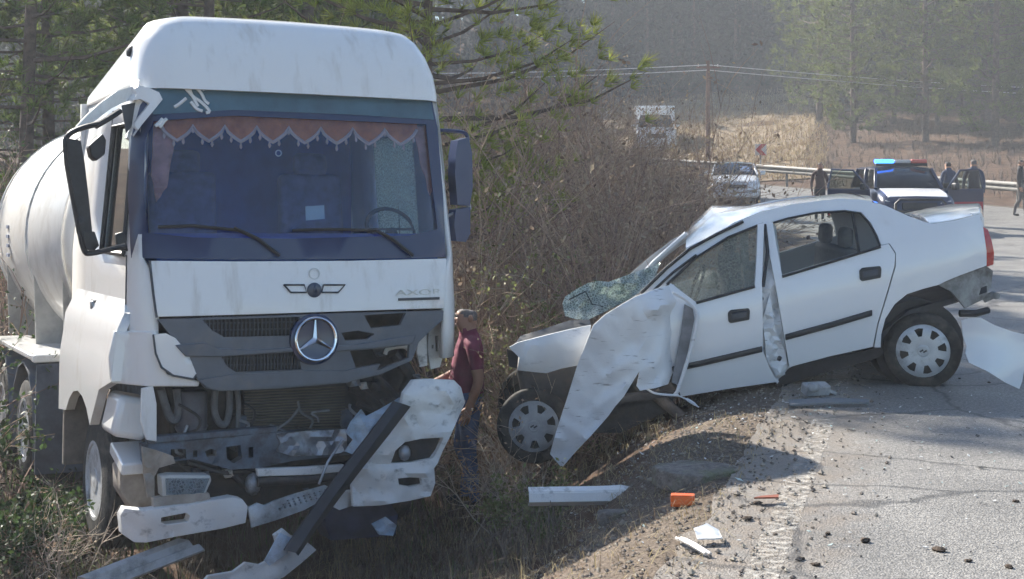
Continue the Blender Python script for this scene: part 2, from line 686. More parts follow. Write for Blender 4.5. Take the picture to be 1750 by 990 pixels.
def asphalt_material():
    m = bpy.data.materials.new('worn_asphalt')
    m.use_nodes = True
    N, L = m.node_tree.nodes, m.node_tree.links
    b = N['Principled BSDF']
    b.inputs['Roughness'].default_value = .5
    b.inputs['Specular IOR Level'].default_value = .5
    tc = N.new('ShaderNodeTexCoord')
    vo = N.new('ShaderNodeTexVoronoi')
    vo.inputs['Scale'].default_value = 95
    L.new(tc.outputs['Object'], vo.inputs['Vector'])
    n1 = N.new('ShaderNodeTexNoise')
    n1.inputs['Scale'].default_value = 1.1
    n1.inputs['Detail'].default_value = 4
    L.new(tc.outputs['Object'], n1.inputs['Vector'])
    n2 = N.new('ShaderNodeTexNoise')
    n2.inputs['Scale'].default_value = 38
    n2.inputs['Detail'].default_value = 3
    L.new(tc.outputs['Object'], n2.inputs['Vector'])
    r = N.new('ShaderNodeValToRGB')
    e = r.color_ramp.elements
    e[0].position, e[0].color = .05, (.37, .352, .325, 1)
    e[1].position, e[1].color = .62, (.155, .147, .135, 1)
    L.new(vo.outputs['Distance'], r.inputs['Fac'])
    mr = N.new('ShaderNodeMapRange')
    mr.inputs['From Min'].default_value = .3
    mr.inputs['From Max'].default_value = .7
    mr.inputs['To Min'].default_value = .75
    mr.inputs['To Max'].default_value = 1.25
    L.new(n1.outputs['Fac'], mr.inputs['Value'])
    mr2 = N.new('ShaderNodeMapRange')
    mr2.inputs['From Min'].default_value = .3
    mr2.inputs['From Max'].default_value = .7
    mr2.inputs['To Min'].default_value = .62
    mr2.inputs['To Max'].default_value = 1.35
    L.new(n2.outputs['Fac'], mr2.inputs['Value'])
    mm = N.new('ShaderNodeMath')
    mm.operation = 'MULTIPLY'
    L.new(mr.outputs[0], mm.inputs[0])
    L.new(mr2.outputs[0], mm.inputs[1])
    hs = N.new('ShaderNodeHueSaturation')
    L.new(r.outputs['Color'], hs.inputs['Color'])
    L.new(mm.outputs[0], hs.inputs['Value'])
    # dust blown in from the verge near the painted line
    at_ = N.new('ShaderNodeAttribute')
    at_.attribute_name = 'dust'
    n3 = N.new('ShaderNodeTexNoise')
    n3.inputs['Scale'].default_value = 6
    n3.inputs['Detail'].default_value = 4
    L.new(tc.outputs['Object'], n3.inputs['Vector'])
    ml = N.new('ShaderNodeMath')
    ml.operation = 'MULTIPLY'
    L.new(at_.outputs['Fac'], ml.inputs[0])
    L.new(n3.outputs['Fac'], ml.inputs[1])
    mrd = N.new('ShaderNodeMapRange')
    mrd.inputs['From Min'].default_value = .2
    mrd.inputs['From Max'].default_value = .6
    mrd.inputs['To Max'].default_value = .8
    L.new(ml.outputs[0], mrd.inputs['Value'])
    mx = N.new('ShaderNodeMix')
    mx.data_type = 'RGBA'
    L.new(mrd.outputs[0], mx.inputs[0])
    L.new(hs.outputs['Color'], mx.inputs[6])
    mx.inputs[7].default_value = (.20, .16, .12, 1)
    # tar cracks and darker oily patches worn into the surface
    ns = N.new('ShaderNodeTexNoise')
    ns.inputs['Scale'].default_value = 2.2
    ns.inputs['Detail'].default_value = 5
    L.new(tc.outputs['Object'], ns.inputs['Vector'])
    mv = N.new('ShaderNodeMix')
    mv.data_type = 'VECTOR'
    mv.inputs[0].default_value = .22
    L.new(tc.outputs['Object'], mv.inputs[4])
    L.new(ns.outputs['Color'], mv.inputs[5])
    ck = N.new('ShaderNodeTexVoronoi')
    ck.feature = 'DISTANCE_TO_EDGE'
    ck.inputs['Scale'].default_value = .75
    L.new(mv.outputs[1], ck.inputs['Vector'])
    cm = N.new('ShaderNodeMapRange')
    cm.inputs['From Min'].default_value = .004
    cm.inputs['From Max'].default_value = .016
    cm.inputs['To Min'].default_value = .45
    cm.inputs['To Max'].default_value = 1.0
    L.new(ck.outputs['Distance'], cm.inputs['Value'])
    pt = N.new('ShaderNodeMapRange')
    pt.inputs['From Min'].default_value = .60
    pt.inputs['From Max'].default_value = .74
    pt.inputs['To Min'].default_value = 1.0
    pt.inputs['To Max'].default_value = .62
    L.new(ns.outputs['Fac'], pt.inputs['Value'])
    mc = N.new('ShaderNodeMath')
    mc.operation = 'MULTIPLY'
    L.new(cm.outputs[0], mc.inputs[0])
    L.new(pt.outputs[0], mc.inputs[1])
    h2 = N.new('ShaderNodeHueSaturation')
    L.new(mx.outputs[2], h2.inputs['Color'])
    L.new(mc.outputs[0], h2.inputs['Value'])
    L.new(h2.outputs['Color'], b.inputs['Base Color'])
    bp = N.new('ShaderNodeBump')
    bp.inputs['Strength'].default_value = .55
    bp.inputs['Distance'].default_value = .010
    L.new(vo.outputs['Distance'], bp.inputs['Height'])
    bp.invert = True
    L.new(bp.outputs[0], b.inputs['Normal'])
    return m


ry = steps((-3, 5, .5), (5, 16, .12), (16, 80, .8))
mb = MB()
rows, dust = [], []
for y in ry:
    l, r = edge_l(y), edge_r(y)
    ts = [0, .03, .06, .09, .12, .2, .35, .5, .65, .8, 1]
    rows.append([(lerp(l, r, t), y, z_road(y) + .006 * math.sin(math.pi * t)) for t in ts])
    dust += [1.0, 1.0, .85, .55, .15, 0.05, 0, 0, 0, 0, .4]
mb.slab(rows, (0, 0, -.045))
road = mb.build('road', asphalt_material(), smooth=60)
a = road.data.attributes.new('dust', 'FLOAT', 'POINT')
a.data.foreach_set('value', (dust + dust))
tag(road, kind='structure')


def worn_paint(name, col):
    m = bpy.data.materials.new(name)
    m.use_nodes = True
    N, L = m.node_tree.nodes, m.node_tree.links
    b = N['Principled BSDF']
    b.inputs['Roughness'].default_value = .7
    b.inputs['Base Color'].default_value = (*col, 1)
    tc = N.new('ShaderNodeTexCoord')
    n = N.new('ShaderNodeTexNoise')
    n.inputs['Scale'].default_value = 22
    n.inputs['Detail'].default_value = 6
    n.inputs['Roughness'].default_value = .75
    L.new(tc.outputs['Object'], n.inputs['Vector'])
    mr = N.new('ShaderNodeMapRange')
    mr.inputs['From Min'].default_value = .46
    mr.inputs['From Max'].default_value = .66
    mr.inputs['To Max'].default_value = .55
    L.new(n.outputs['Fac'], mr.inputs['Value'])
    L.new(mr.outputs[0], b.inputs['Alpha'])
    return m


mb = MB()
mb.grid([[(smooth_tab(LINE, y) + o + .012 * noise.noise((y * 5, 1, o)), y, z_road(y) + .007) for o in (-.075, 0, .075)] for y in ry if y < 60])
tag(mb.build('edge_line', worn_paint('worn_white_line', (.62, .59, .53)), smooth=0, recalc=False), kind='structure')

# dry grass field on the slope beyond the bend
mb = MB()
fy = steps((66, 106, 1.6))
rows = []
for y in fy:
    x0 = max(6.0, edge_r(y) + 1.2)
    x1 = .204 * y + .7 * noise.noise((y * .06, 0, 3))
    rows.append([(lerp(x0, x1, k / 14), y, z_ground(lerp(x0, x1, k / 14), y) + .05) for k in range(15)])
mb.grid(rows)
FIELD = mat('dry_field_grass', (.17, .125, .075), .95, col2=(.28, .21, .135), vscale=.8, bump=.8, bscale=3)
fld = mb.build('field', FIELD, smooth=180, recalc=False)
tag(fld, kind='structure')
# ------------------------------------------------------------------ cement tanker lorry in the ditch
TA = RAD(27.5)
T_LOC = Vector((-1.50, 10.72, -1.22))
HW = 1.28          # half the cab's width
T_ROT = (RAD(-1.6), RAD(1.3), TA)
truck = empty('tanker_lorry', T_LOC, T_ROT)
tag(truck, 'big white cement tanker lorry with smashed front bumper standing in the ditch', 'lorry')
from mathutils import Euler
TM = Matrix.Translation(T_LOC) @ Euler(T_ROT).to_matrix().to_4x4()
TI = TM.inverted()
_o = TI @ Vector((0, 0, CAMZ))


def _ray(px, py):
    return (TI.to_3x3() @ Vector(((px - CX) / FPX, 1, -(py - HY) / FPX)))


def T(px, py, v):
    d = _ray(px, py)
    return _o + d * ((v - _o.y) / d.y)


def TS(px, py, u):
    d = _ray(px, py)
    return _o + d * ((u - _o.x) / d.x)


def proj(p):
    q = TM @ Vector(p)
    return (CX + q.x * FPX / q.y, HY + (CAMZ - q.z) * FPX / q.y)


def fv(u, w):
    """depth of the cab's front face at lateral u and height w"""
    a = abs(u)
    v = .07 * (u / HW) ** 2 + (max(0, a - (HW - .17)) / .17) ** 2 * .15
    if w > 1.9:
        v += .05 * sstep(1.9, 2.3, w)
    if w > 2.3:
        v += .20 * (w - 2.3) / 1.2
    return v


def TF(px, py, out=0.0):
    v = .1
    for _ in range(6):
        p = T(px, py, v)
        v = fv(max(-HW, min(HW, p.x)), p.z) - out
    return T(px, py, v)


def tf(out):
    return lambda x, y: TF(x, y, out)


def tplane(v):
    return lambda x, y: T(x, y, v)


BK = Vector((0, 1, 0))

# --- cab shell: side walls with window openings, back wall, floor
def cab_side(s):
    mb = MB()
    ws = [1.50, 1.75, 1.92, 2.12, 2.30, 2.60, 2.95, 3.28, 3.58]
    cols = [None] * 4 + ([.27, .36, 1.15, 1.7, 2.28] if s < 0 else [.27, .80, 1.72, 1.9, 2.28])
    rows = []
    for w in ws:
        tuck = .10 * max(0, (w - 2.30)) / 1.2
        r = []
        for i, us in enumerate((HW - .17, HW - .11, HW - .05, HW - .01)):
            if w >= 2.29 and i < 2:
                us = (HW - .07, HW - .05)[i]
            r.append(Vector((s * (us - tuck * .6), fv(us, w), w)))
        for v in cols[4:]:
            r.append(Vector((s * (HW - tuck), v + (.12 * max(0, w - 2.30) / 1.2 if v < .4 else 0), w)))
        rows.append(r)
    n = len(rows[0])
    V = [p for r in rows for p in r]
    F = []
    for i in range(len(rows) - 1):
        for k in range(n - 1):
            if k == 5 and 2.30 <= ws[i] < 3.28:
                continue
            F.append((i * n + k, i * n + k + 1, (i + 1) * n + k + 1, (i + 1) * n + k))
    mb.add(V, F)
    o = mb.build('side_wall', [WHITE], truck, smooth=35)
    md = o.modifiers.new('thickness', 'SOLIDIFY')
    md.thickness = .045
    md.offset = -1
    return o


side_l = cab_side(-1)
side_r = cab_side(1)
MB().box((0, 2.30, 2.52), (2.46, .05, 2.0)).build('rear_wall', WHITE, truck)
MB().box((0, 2.24, 2.62), (2.36, .03, 1.7)).build('rear_trim', INTERIOR, truck)
MB().box((0, 1.3, 1.92), (2.36, 1.9, .06)).build('cab_floor', INTERIOR, truck)

# door windows with black frames, door seams, handle
TINT = glass('cab_side_glass', (.90, .94, .92), 1.6)
WS = glass('windscreen_glass', (.78, .85, .98), .8, .02)
for s in (-1, 1):
    mb = MB()
    q = [(.37, 2.31), (1.14, 2.31), (1.14, 3.27), (.47, 3.27)] if s < 0 else [(.81, 2.31), (1.71, 2.31), (1.71, 3.27), (.86, 3.27)]
    pts = [Vector((s * (HW - .015 - .10 * (w - 2.30) / 1.2), v, w)) for v, w in q]
    mb.sheet([(p.y, p.z) for p in pts], lambda y, z, s=s: Vector((s * (HW - .02 - .10 * (z - 2.30) / 1.2), y, z)), (-s * .006, 0, 0))
    g = mb.build('door_window', TINT if s < 0 else glass('pale_green_side_glass', (.85, .92, .86), .6, .05, (.72, .80, .66), .55), truck)  # left pane clear, right pane with a pale green web-patterned haze
    mb = MB()
    mb.tube([Vector((s * (HW + .005 - .10 * (w - 2.30) / 1.2), v, w)) for v, w in q + [q[0]]], .022, 6)
    mb.build('window_seal', BLACKPL, g)
    # seams of the door
    mb = MB()
    for (v0, w0, v1, w1) in ((.30, 1.62, .30, 2.30), (1.24, 1.62, 1.24, 3.4), (.30, 1.62, 1.24, 1.62), (.3, 2.30, .36, 2.30)):
        pa = Vector((s * (HW + .002 - .10 * max(0, w0 - 2.30) / 1.2), v0, w0))
        pb = Vector((s * (HW + .002 - .10 * max(0, w1 - 2.30) / 1.2), v1, w1))
        mb.tube([pa, pb], .007, 5)
    mb.build('door_seam', DARKGREY, side_l if s < 0 else side_r)
mb = MB()
hp = TS(165, 522, -HW)
mb.box((hp.x - .012, hp.y, hp.z), (.03, .17, .10))
mb.build('door_handle', BLACKPL, side_l, bevel=.012)
mb = MB().box((hp.x - .035, hp.y - .02, hp.z + .005), (.03, .07, .065))
mb.build('lock', STEEL, side_l, bevel=.01)
# model number plate on the door: small raised digits
def text_mesh(txt, size, depth, name):
    c = bpy.data.curves.new(name, 'FONT')
    c.body = txt
    c.size = size
    c.extrude = depth
    c.align_x = 'CENTER'
    c.align_y = 'CENTER'
    o = bpy.data.objects.new(name, c)
    COL.objects.link(o)
    dg = bpy.context.evaluated_depsgraph_get()
    me = bpy.data.meshes.new_from_object(o.evaluated_get(dg))
    bpy.data.objects.remove(o)
    bpy.data.curves.remove(c)
    return me


def put_text(txt, size, M, name, m, parent, depth=.003):
    me = text_mesh(txt, size, depth, name)
    me.transform(M)
    me.materials.clear()
    me.materials.append(m)
    o = bpy.data.objects.new(name, me)
    COL.objects.link(o)
    o.parent = parent
    return o


GREYLET = mat('grey_letters', (.30, .30, .31), .5)
p = TS(208, 551, -HW)
put_text('1840', .085, Matrix.Translation((p.x - .006, p.y, p.z)) @ Matrix(((0, 0, -1, 0), (-1, 0, 0, 0), (0, 1, 0, 0), (0, 0, 0, 1))), 'number_badge', GREYLET, side_l)

# --- roof cap (wind deflector visor + high roof)
def ring(vf, vb, hu, w, rc, n=7, bow=.07):
    pts = []
    cs = [(-hu + rc, vf + rc, math.pi, 1.5 * math.pi), (hu - rc, vf + rc, 1.5 * math.pi, 2 * math.pi), (hu - .06, vb - .06, 0, .5 * math.pi), (-hu + .06, vb - .06, .5 * math.pi, math.pi)]
    for i, (cx, cy, a0, a1) in enumerate(cs):
        r = rc if i < 2 else .06
        for k in range(n):
            a = a0 + (a1 - a0) * k / (n - 1)
            pts.append(Vector((cx + r * math.cos(a), cy + r * math.sin(a), w)))
        if i == 0:
            for k in range(1, 12):
                t = k / 12
                x = lerp(-hu + rc, hu - rc, t)
                pts.append(Vector((x, vf, w)))
    for q in pts:
        q.y += bow * (q.x / hu) ** 2 if q.y < vf + .5 else 0
    return pts


mb = MB()
rr = [(.16, 2.30, 1.19, 3.51, .22), (.17, 2.30, 1.195, 3.56, .22), (.21, 2.30, 1.185, 3.72, .24), (.30, 2.30, 1.16, 3.88, .26), (.39, 2.30, 1.12, 4.00, .26), (.47, 2.28, 1.07, 4.075, .25),
      (.58, 2.22, .98, 4.12, .22), (.80, 2.0, .75, 4.145, .2)]
rows = [ring(*x) for x in rr]
mb.grid(rows, closed=True)
mb.f.append(tuple(range(len(mb.v) - len(rows[0]), len(mb.v))))
mb.m.append(0)
mb.f.append(tuple(range(len(rows[0])))[::-1])
mb.m.append(0)
mb.v = [(x, y, z - max(0, z - 3.50) / .645 * .46 * sstep(.35, 2.3, y)) for x, y, z in mb.v]      # the fairing falls away to the rear
roof = mb.build('roof_cap', WHITE, truck, smooth=50)
mb = MB().lathe((-1.15, .80, 3.82), (-1, -.1, .25), [(0, .04), (.03, .045), (.04, .03), (.042, 0)], 16)
mb.build('side_vent', BLACKPL, roof)
mb = MB()
for s in (-1, 1):
    MB().tube([(s * .5, .9, 4.06), (s * .5, .92, 4.11), (s * .5, 1.3, 4.06)], .03, 6).build('roof_rail', STEEL, roof)

# --- windscreen
outl = [(224, 441), (219, 330), (224, 235), (240, 180), (266, 143), (340, 144), (480, 151), (620, 161), (738, 171), (748, 220), (757, 330), (762, 440), (600, 443), (400, 444)]
mb = MB().sheet(outl, tf(-.012), (0, .006, 0), step=45)
wsn = mb.build('windscreen', WS, truck, smooth=60)
FRIT = mat('windscreen_border', (.012, .026, .085), .3, coat=.4)
mb = MB().sheet([(x, y) for x, y in outl], tf(.002), (0, .010, 0), step=40,
                holes=[[(252, 398), (246, 330), (248, 240), (262, 207), (400, 198), (600, 207), (728, 213), (740, 330), (748, 392), (700, 403), (500, 408), (330, 406)]])
mb.build('windscreen_border', FRIT, wsn, smooth=60)
TEAL = mat('sun_strip_teal', (.05, .12, .17), .3, coat=.3, var=.25, vscale=3)
mb = MB().sheet([(268, 146), (480, 154), (736, 173), (742, 205), (600, 196), (400, 188), (262, 196), (255, 180)], tf(.010), (0, .005, 0), step=40)
mb.build('sun_strip', TEAL, wsn, smooth=60)
# sticker script on the strip: brushed white strokes
STK = mat('white_sticker', (.72, .74, .76), .5)
mb = MB()
for st in ([(322, 145), (326, 158), (333, 172), (338, 182)], [(318, 152), (330, 165), (345, 176), (358, 190), (352, 193)], [(335, 150), (344, 160), (350, 172), (357, 178)], [(298, 183), (306, 178), (318, 168)],
           [(266, 216), (272, 210), (278, 203)], [(273, 218), (280, 208), (285, 203)], [(326, 174), (336, 186), (346, 190)], [(340, 145), (350, 154)]):
    MB().tube([TF(q.x, q.y, .018) for q in cr([(*q, 0) for q in st], 3)], .013, 5).build('script_stroke', STK, wsn)

# wipers
for pts in ([(478, 437), (440, 408), (400, 390), (330, 386)], [(706, 437), (670, 408), (640, 393), (560, 392)]):
    mb = MB()
    mb.tube([TF(x, y, .03) for x, y in pts[:3]], .014, 6)
    mb.tube([TF(pts[1][0] - 30, pts[1][1] - 14, .03), TF(pts[3][0], pts[3][1], .02), TF(pts[3][0] - 60, pts[3][1] + 2, .018)], .012, 6)
    mb.build('wiper', BLACKPL, wsn)

# --- curtain behind the glass
CURT = mat('curtain_maroon', (.85, .22, .06), .9, var=.3, vscale=9)
CURT2 = mat('curtain_fringe_pale', (.95, .62, .42), .8)


def glassdepth(px, py, back):
    return TF(px, py, -back)


nS = 8
xs0, xs1 = 275, 712
low = []
for k in range(nS * 10 + 1):
    t = k / (nS * 10)
    x = lerp(xs0, xs1, t)
    ph = (t * nS) % 1
    y = lerp(214, 222, t) + 26 * (1 - abs(2 * ph - 1)) ** .6 if True else 0
    low.append((x, y))
top = [(xs1, 206), (600, 199), (400, 190), (xs0, 200)]
mb = MB().sheet(low + top, lambda x, y: glassdepth(x, y, .10) + Vector((0, .012 * math.sin(x * .35), 0)), (0, .008, 0), step=14)
ct = mb.build('curtain', CURT, truck, smooth=60)
mb = MB()
mb.tube([glassdepth(x, y, .085) for x, y in low], .014, 5)
for k, (x, y) in enumerate(low):
    if k % 3 == 1:
        mb.tube([glassdepth(x, y + 3, .09), glassdepth(x, y + 9, .09), glassdepth(x, y + 13, .09)], [.006, .013, .004], 5)
mb.build('fringe', CURT2, ct)
for pl in ([(262, 208), (300, 203), (296, 260), (285, 320), (268, 345), (258, 300)], [(706, 215), (728, 215), (738, 260), (742, 320), (735, 335), (722, 290), (712, 250)]):
    mb = MB().sheet(pl, lambda x, y: glassdepth(x, y, .12) + Vector((0, .015 * math.sin(x * .5), 0)), (0, .01, 0), step=10)
    mb.build('side_curtain', mat('curtain_dusty_red', (.65, .30, .20), .9, var=.25, vscale=7), truck, smooth=60)

# --- dashboard, steering wheel, seats, card
mb = MB()
mb.slab([[Vector((u, fv(u, 2.30) + .06 + dv, w)) for u in [x * .22 - 1.1 for x in range(11)]] for dv, w in ((0, 2.32), (.05, 2.42), (.25, 2.46), (.5, 2.43), (.6, 2.2))], (0, .0, -.06))
dash = mb.build('dashboard', INTERIOR, truck, smooth=60)
mb = MB()
sw = T(668, 392, .95)
a = [(sw + Vector((.21 * math.cos(t), .12 * math.sin(t), .17 * math.sin(t)))) for t in [2 * math.pi * k / 24 for k in range(25)]]
mb.tube(a, .018, 6)
mb.tube([sw, sw + Vector((0, .0, -.02)), sw + Vector((0, -.35, -.3))], [.05, .05, .04], 8)
mb.bar(sw + Vector((-.2, 0, 0)), sw + Vector((.2, 0, 0)), .04, .02)
mb.build('steering_wheel', BLACKPL, truck)
SEATB = mat('cab_seat_blue', (.08, .10, .20), .9, var=.3, vscale=12)
for u in (-.55, .55):
    mb = MB()
    mb.box((u, 1.55, 2.5), (.55, .16, .9), Matrix.Rotation(RAD(-8), 3, 'X'))
    mb.box((u, 1.3, 2.1), (.55, .55, .16))
    mb.box((u, 1.6, 3.03), (.3, .1, .2), Matrix.Rotation(RAD(-8), 3, 'X'))
    mb.build('cab_seat', SEATB, truck, bevel=.05, seg=3)
mb = MB().sheet([(522, 353), (554, 351), (555, 374), (523, 377)], lambda x, y: glassdepth(x, y, .03), (0, .004, 0))
card = mb.build('dash_card', mat('pale_card', (.55, .62, .52), .6), truck)
mb = MB()
q = glassdepth(476, 262, .05)
mb.lathe(q, (0, 1, 0), [(-.004, .018), (-.004, .026), (.004, .026), (.004, .018)], 14, close=True)
mb.build('round_sticker', STK, wsn)

# --- white front panel under the windscreen
fp_out = [(256, 446), (400, 447), (600, 446), (763, 442), (761, 485), (759, 527), (600, 532), (420, 538), (268, 542), (262, 500)]
fp = MB().sheet(fp_out, tf(.03), (0, .03, 0), step=28).build('front_panel', WHITE, truck, smooth=50, bevel=.008)
mb = MB()
for lf in ([(485, 487), (520, 487), (524, 500), (497, 500)], [(553, 487), (590, 487), (578, 500), (550, 500)]):
    MB().tube([TF(x, y, .038) for x, y in lf + [lf[0]]], .007, 5).build('badge_wing', DARKGREY, fp)
p = TF(537, 496, .034)
BADGE = mat('badge_blue_black', (.03, .045, .08), .3, coat=.3)
mb = MB().lathe(p, (0, -1, 0), [(0, .056), (.012, .054), (.016, .045), (.016, 0)], 20)
mb.ball(p + Vector((0, -.014, .005)), (.02, .008, .03), 8, 0)
mb.build('badge_shield', BADGE, fp)
p = TF(537, 468, .034)
MB().lathe(p, (0, -1, 0), [(0, .043), (.008, .043), (.008, .036), (0, .036)], 20, close=True).build('badge_ring', mat('pale_badge', (.52, .54, .56), .35, metal=.4), fp)
p = TF(716, 500, .034)
FX = Matrix(((1, 0, 0, 0), (0, 0, -1, 0), (0, 1, 0, 0), (0, 0, 0, 1)))
FXT = Matrix.Rotation(RAD(7), 4, 'Z') @ FX
put_text('AXOR', .10, Matrix.Translation(p) @ FXT @ Matrix.Diagonal((1.45, .62, 1, 1)), 'lettering', mat('pale_letters', (.62, .62, .58), .4, metal=.2), fp)
MB().bar(TF(681, 512, .036), TF(751, 510, .036), .008, .02).build('badge_bar', DARKGREY, fp)

# --- grille
gout = [(270, 546), (400, 542), (600, 535), (758, 531), (757, 547), (735, 566), (716, 585), (704, 616), (650, 640), (590, 655), (480, 664), (376, 669), (352, 664), (338, 648), (316, 606), (293, 574)]
gh = [[(346, 547), (512, 542), (505, 574), (384, 577), (362, 564)],
      [(378, 610), (508, 602), (516, 632), (404, 637), (388, 626)],
      [(622, 539), (694, 535), (684, 556), (634, 561)],
      [(583, 569), (612, 565), (640, 571), (628, 580), (590, 582)],
      [(598, 600), (650, 596), (700, 590), (698, 612), (650, 632), (610, 634)]]
grille = MB().sheet(gout, tf(.045), (0, .04, 0), holes=gh, step=22).build('grille', GRILLE, truck, smooth=50, bevel=.006)
mb = MB()
for gi in (0, 1):
    poly = gh[gi]
    y0, y1 = min(q[1] for q in poly), max(q[1] for q in poly)
    x0, x1 = min(q[0] for q in poly), max(q[0] for q in poly)
    for k in range(26):
        x = lerp(x0 - 2, x1 + 4, k / 25)
        mb.bar(TF(x, y0 - 2, .0), TF(x, y1 + 3, .0), .008, .02, up=(0, 1, 0))
    for yy in (lerp(y0, y1, .33), lerp(y0, y1, .66)):
        mb.bar(TF(x0, yy, -.008), TF(x1, yy - 3, -.008), .01, .012)
mb.build('grille_slats', DARKGREY, grille)
for lip in ([(300, 590), (352, 586), (376, 596), (440, 598), (520, 592), (522, 600), (380, 610), (318, 610)], [(340, 650), (400, 640), (520, 634), (590, 634), (650, 622), (640, 640), (590, 653), (480, 662), (378, 667), (354, 662)],
            [(560, 592), (600, 590), (712, 572), (706, 588), (640, 596), (570, 602)]):
    MB().sheet(lip, tf(.07), (0, .05, 0), step=20).build('grille_bar', GRILLE, grille, smooth=50, bevel=.008)
# three pointed star in a ring
ec = TF(540, 580, .09)
nrm = Vector((.0, -1, .06)).normalized()
mb = MB().lathe(ec - nrm * .05, nrm, [(0, .19), (.03, .185), (.04, .165), (.036, .15), (.036, 0)], 36)
mb.build('star_backing', mat('star_backing_blue', (.02, .035, .085), .25, coat=.5), grille)
mb = MB()
sx = Vector((1, 0, 0))
sz = nrm.cross(sx) * -1
if sz.z < 0:
    sz = -sz
ringp = [ec + (sx * math.cos(t) + sz * math.sin(t)) * .153 for t in [2 * math.pi * k / 40 for k in range(41)]]
mb.tube(ringp, .013, 8, cap=False)
for k in range(3):
    t = math.pi / 2 + k * 2 * math.pi / 3
    d = sx * math.cos(t) + sz * math.sin(t)
    e = sx * -math.sin(t) + sz * math.cos(t)
    tip, b0 = ec + d * .153, ec
    mb.add([b0 + e * .026 - d * .015, tip + e * .005, tip - e * .005, b0 - e * .026 - d * .015, b0 + nrm * .02, tip + nrm * .006], [(0, 1, 5, 4), (2, 3, 4, 5), (0, 3, 2, 1)])
mb.build('star_emblem', CHROME, grille)

# --- lower left corner: deflector, corner block, wheel arch
MB().sheet([(262, 572), (284, 570), (300, 578), (322, 605), (336, 640), (330, 648), (296, 642), (276, 628), (266, 604)], tf(.05), (0, .035, 0), step=14).build('corner_deflector', WHITE, truck, smooth=50, bevel=.012, seg=3)
MB().tube([TF(x, y, .052) for x, y in [(262, 572), (266, 604), (276, 628), (296, 642), (330, 648), (336, 640)]], .008, 5).build('deflector_seam', DARKGREY, truck)
MB().tube([TF(x, y, .03) for x, y in [(256, 446), (262, 500), (268, 543)]], .010, 5).build('panel_seam', DARKGREY, fp)
cb = MB()
cb.sheet([(196, 566), (268, 566), (272, 610), (286, 640), (342, 652), (340, 661), (255, 661), (190, 655), (186, 610)], tf(.012), (0, .05, 0), step=18)
cb.build('corner_panel', WHITE, truck, smooth=50, bevel=.01)


def arch_u(v, w):
    return -HW - .08 * (1 - sstep(1.80, 1.97, w)) - .04 * (1 - sstep(1.4, 1.8, w))


def arch_pt(v, w):
    return Vector((arch_u(v, w), v, w))


wc = Vector((-1.12, 1.36, .53))          # front wheel centre
arc = [(wc.y + .66 * math.cos(t), wc.z + .70 * math.sin(t)) for t in [math.pi * k / 12 for k in range(13)]]
poly = [(2.13, 1.0), (2.13, 1.92), (2.05, 1.985), (.35, 1.985), (.22, 1.90), (.19, 1.42), (.60, 1.32)] + [q for q in arc[::-1] if q[1] > 1.02]
mb = MB().sheet(poly, lambda y, z: arch_pt(y, z), (.07, 0, 0), step=.12)
arch = mb.build('wheel_arch', WHITE, truck, smooth=60, bevel=.012)
# step boxes and mud flap around the front wheel
MB().box((-1.20, 2.08, 1.05), (.34, .06, 1.0)).build('mud_flap', mat('mud_taupe', (.20, .165, .14), .9, var=.25, vscale=8), truck, bevel=.01)
stp = MB()
stp.box((-1.22, .48, 1.14), (.26, .40, .30), Matrix.Rotation(RAD(12), 3, 'Y'))
stp.build('step_box', WHITE, truck, bevel=.05, seg=3)
stp = MB()
stp.box((-1.19, .42, .84), (.24, .42, .09), Matrix.Rotation(RAD(14), 3, 'X'))
stp.build('step_tread', WHITE, truck, bevel=.015)
stp = MB()
stp.sheet([(205, 800), (235, 790), (262, 800), (262, 868), (228, 875), (206, 840)], lambda x, y: T(x, y, .30), (0, .25, 0), step=20)
stp.build('splash_shield', mat('mud_beige', (.34, .29, .24), .85, var=.3, vscale=6), truck, smooth=50, bevel=.015)
stp = MB()
stp.sheet([(242, 664), (262, 660), (268, 690), (268, 755), (250, 752), (240, 720)], lambda x, y: T(x, y, .06), (0, .03, 0))
stp.build('bracket_plate', WHITE, truck, bevel=.006)


def wheel(parent, c, r, wd, rimr, s=-1, rimmat=STEEL, name='wheel', bolts=10, dual=False):
    """s = side the rim faces along x"""
    mb = MB()
    prof = [(-wd / 2, rimr), (-wd / 2 + .01, r * .86), (-wd * .42, r * .95), (-wd * .33, r), (-wd * .10, r), (-wd * .09, r * .975), (-wd * .04, r * .975), (-wd * .03, r), (wd * .03, r), (wd * .04, r * .975),
            (wd * .09, r * .975), (wd * .10, r), (wd * .33, r), (wd * .42, r * .95), (wd / 2 - .01, r * .86), (wd / 2, rimr), (0, rimr * .95)]
    mb.lathe(c, (1, 0, 0), prof, 40, close=True)
    w = mb.build(name, RUBBER, parent, smooth=40)
    mb = MB()
    k = s
    mb.lathe(c, (k, 0, 0), [(wd * .46, rimr * 1.0), (wd * .5, rimr * 1.02), (wd * .5, rimr * .93), (wd * .2, rimr * .86), (wd * .1, rimr * .6), (wd * .26, rimr * .42), (wd * .40, rimr * .36), (wd * .48, rimr * .30), (wd * .5, 0)], 30)
    for i in range(bolts):
        a = 2 * math.pi * i / bolts
        pt = c + Vector((k * wd * .22, rimr * .5 * math.cos(a), rimr * .5 * math.sin(a)))
        mb.tube([pt, pt + Vector((k * .06, 0, 0))], .018, 6)
    mb.build('rim', rimmat, w, smooth=40)
    return w


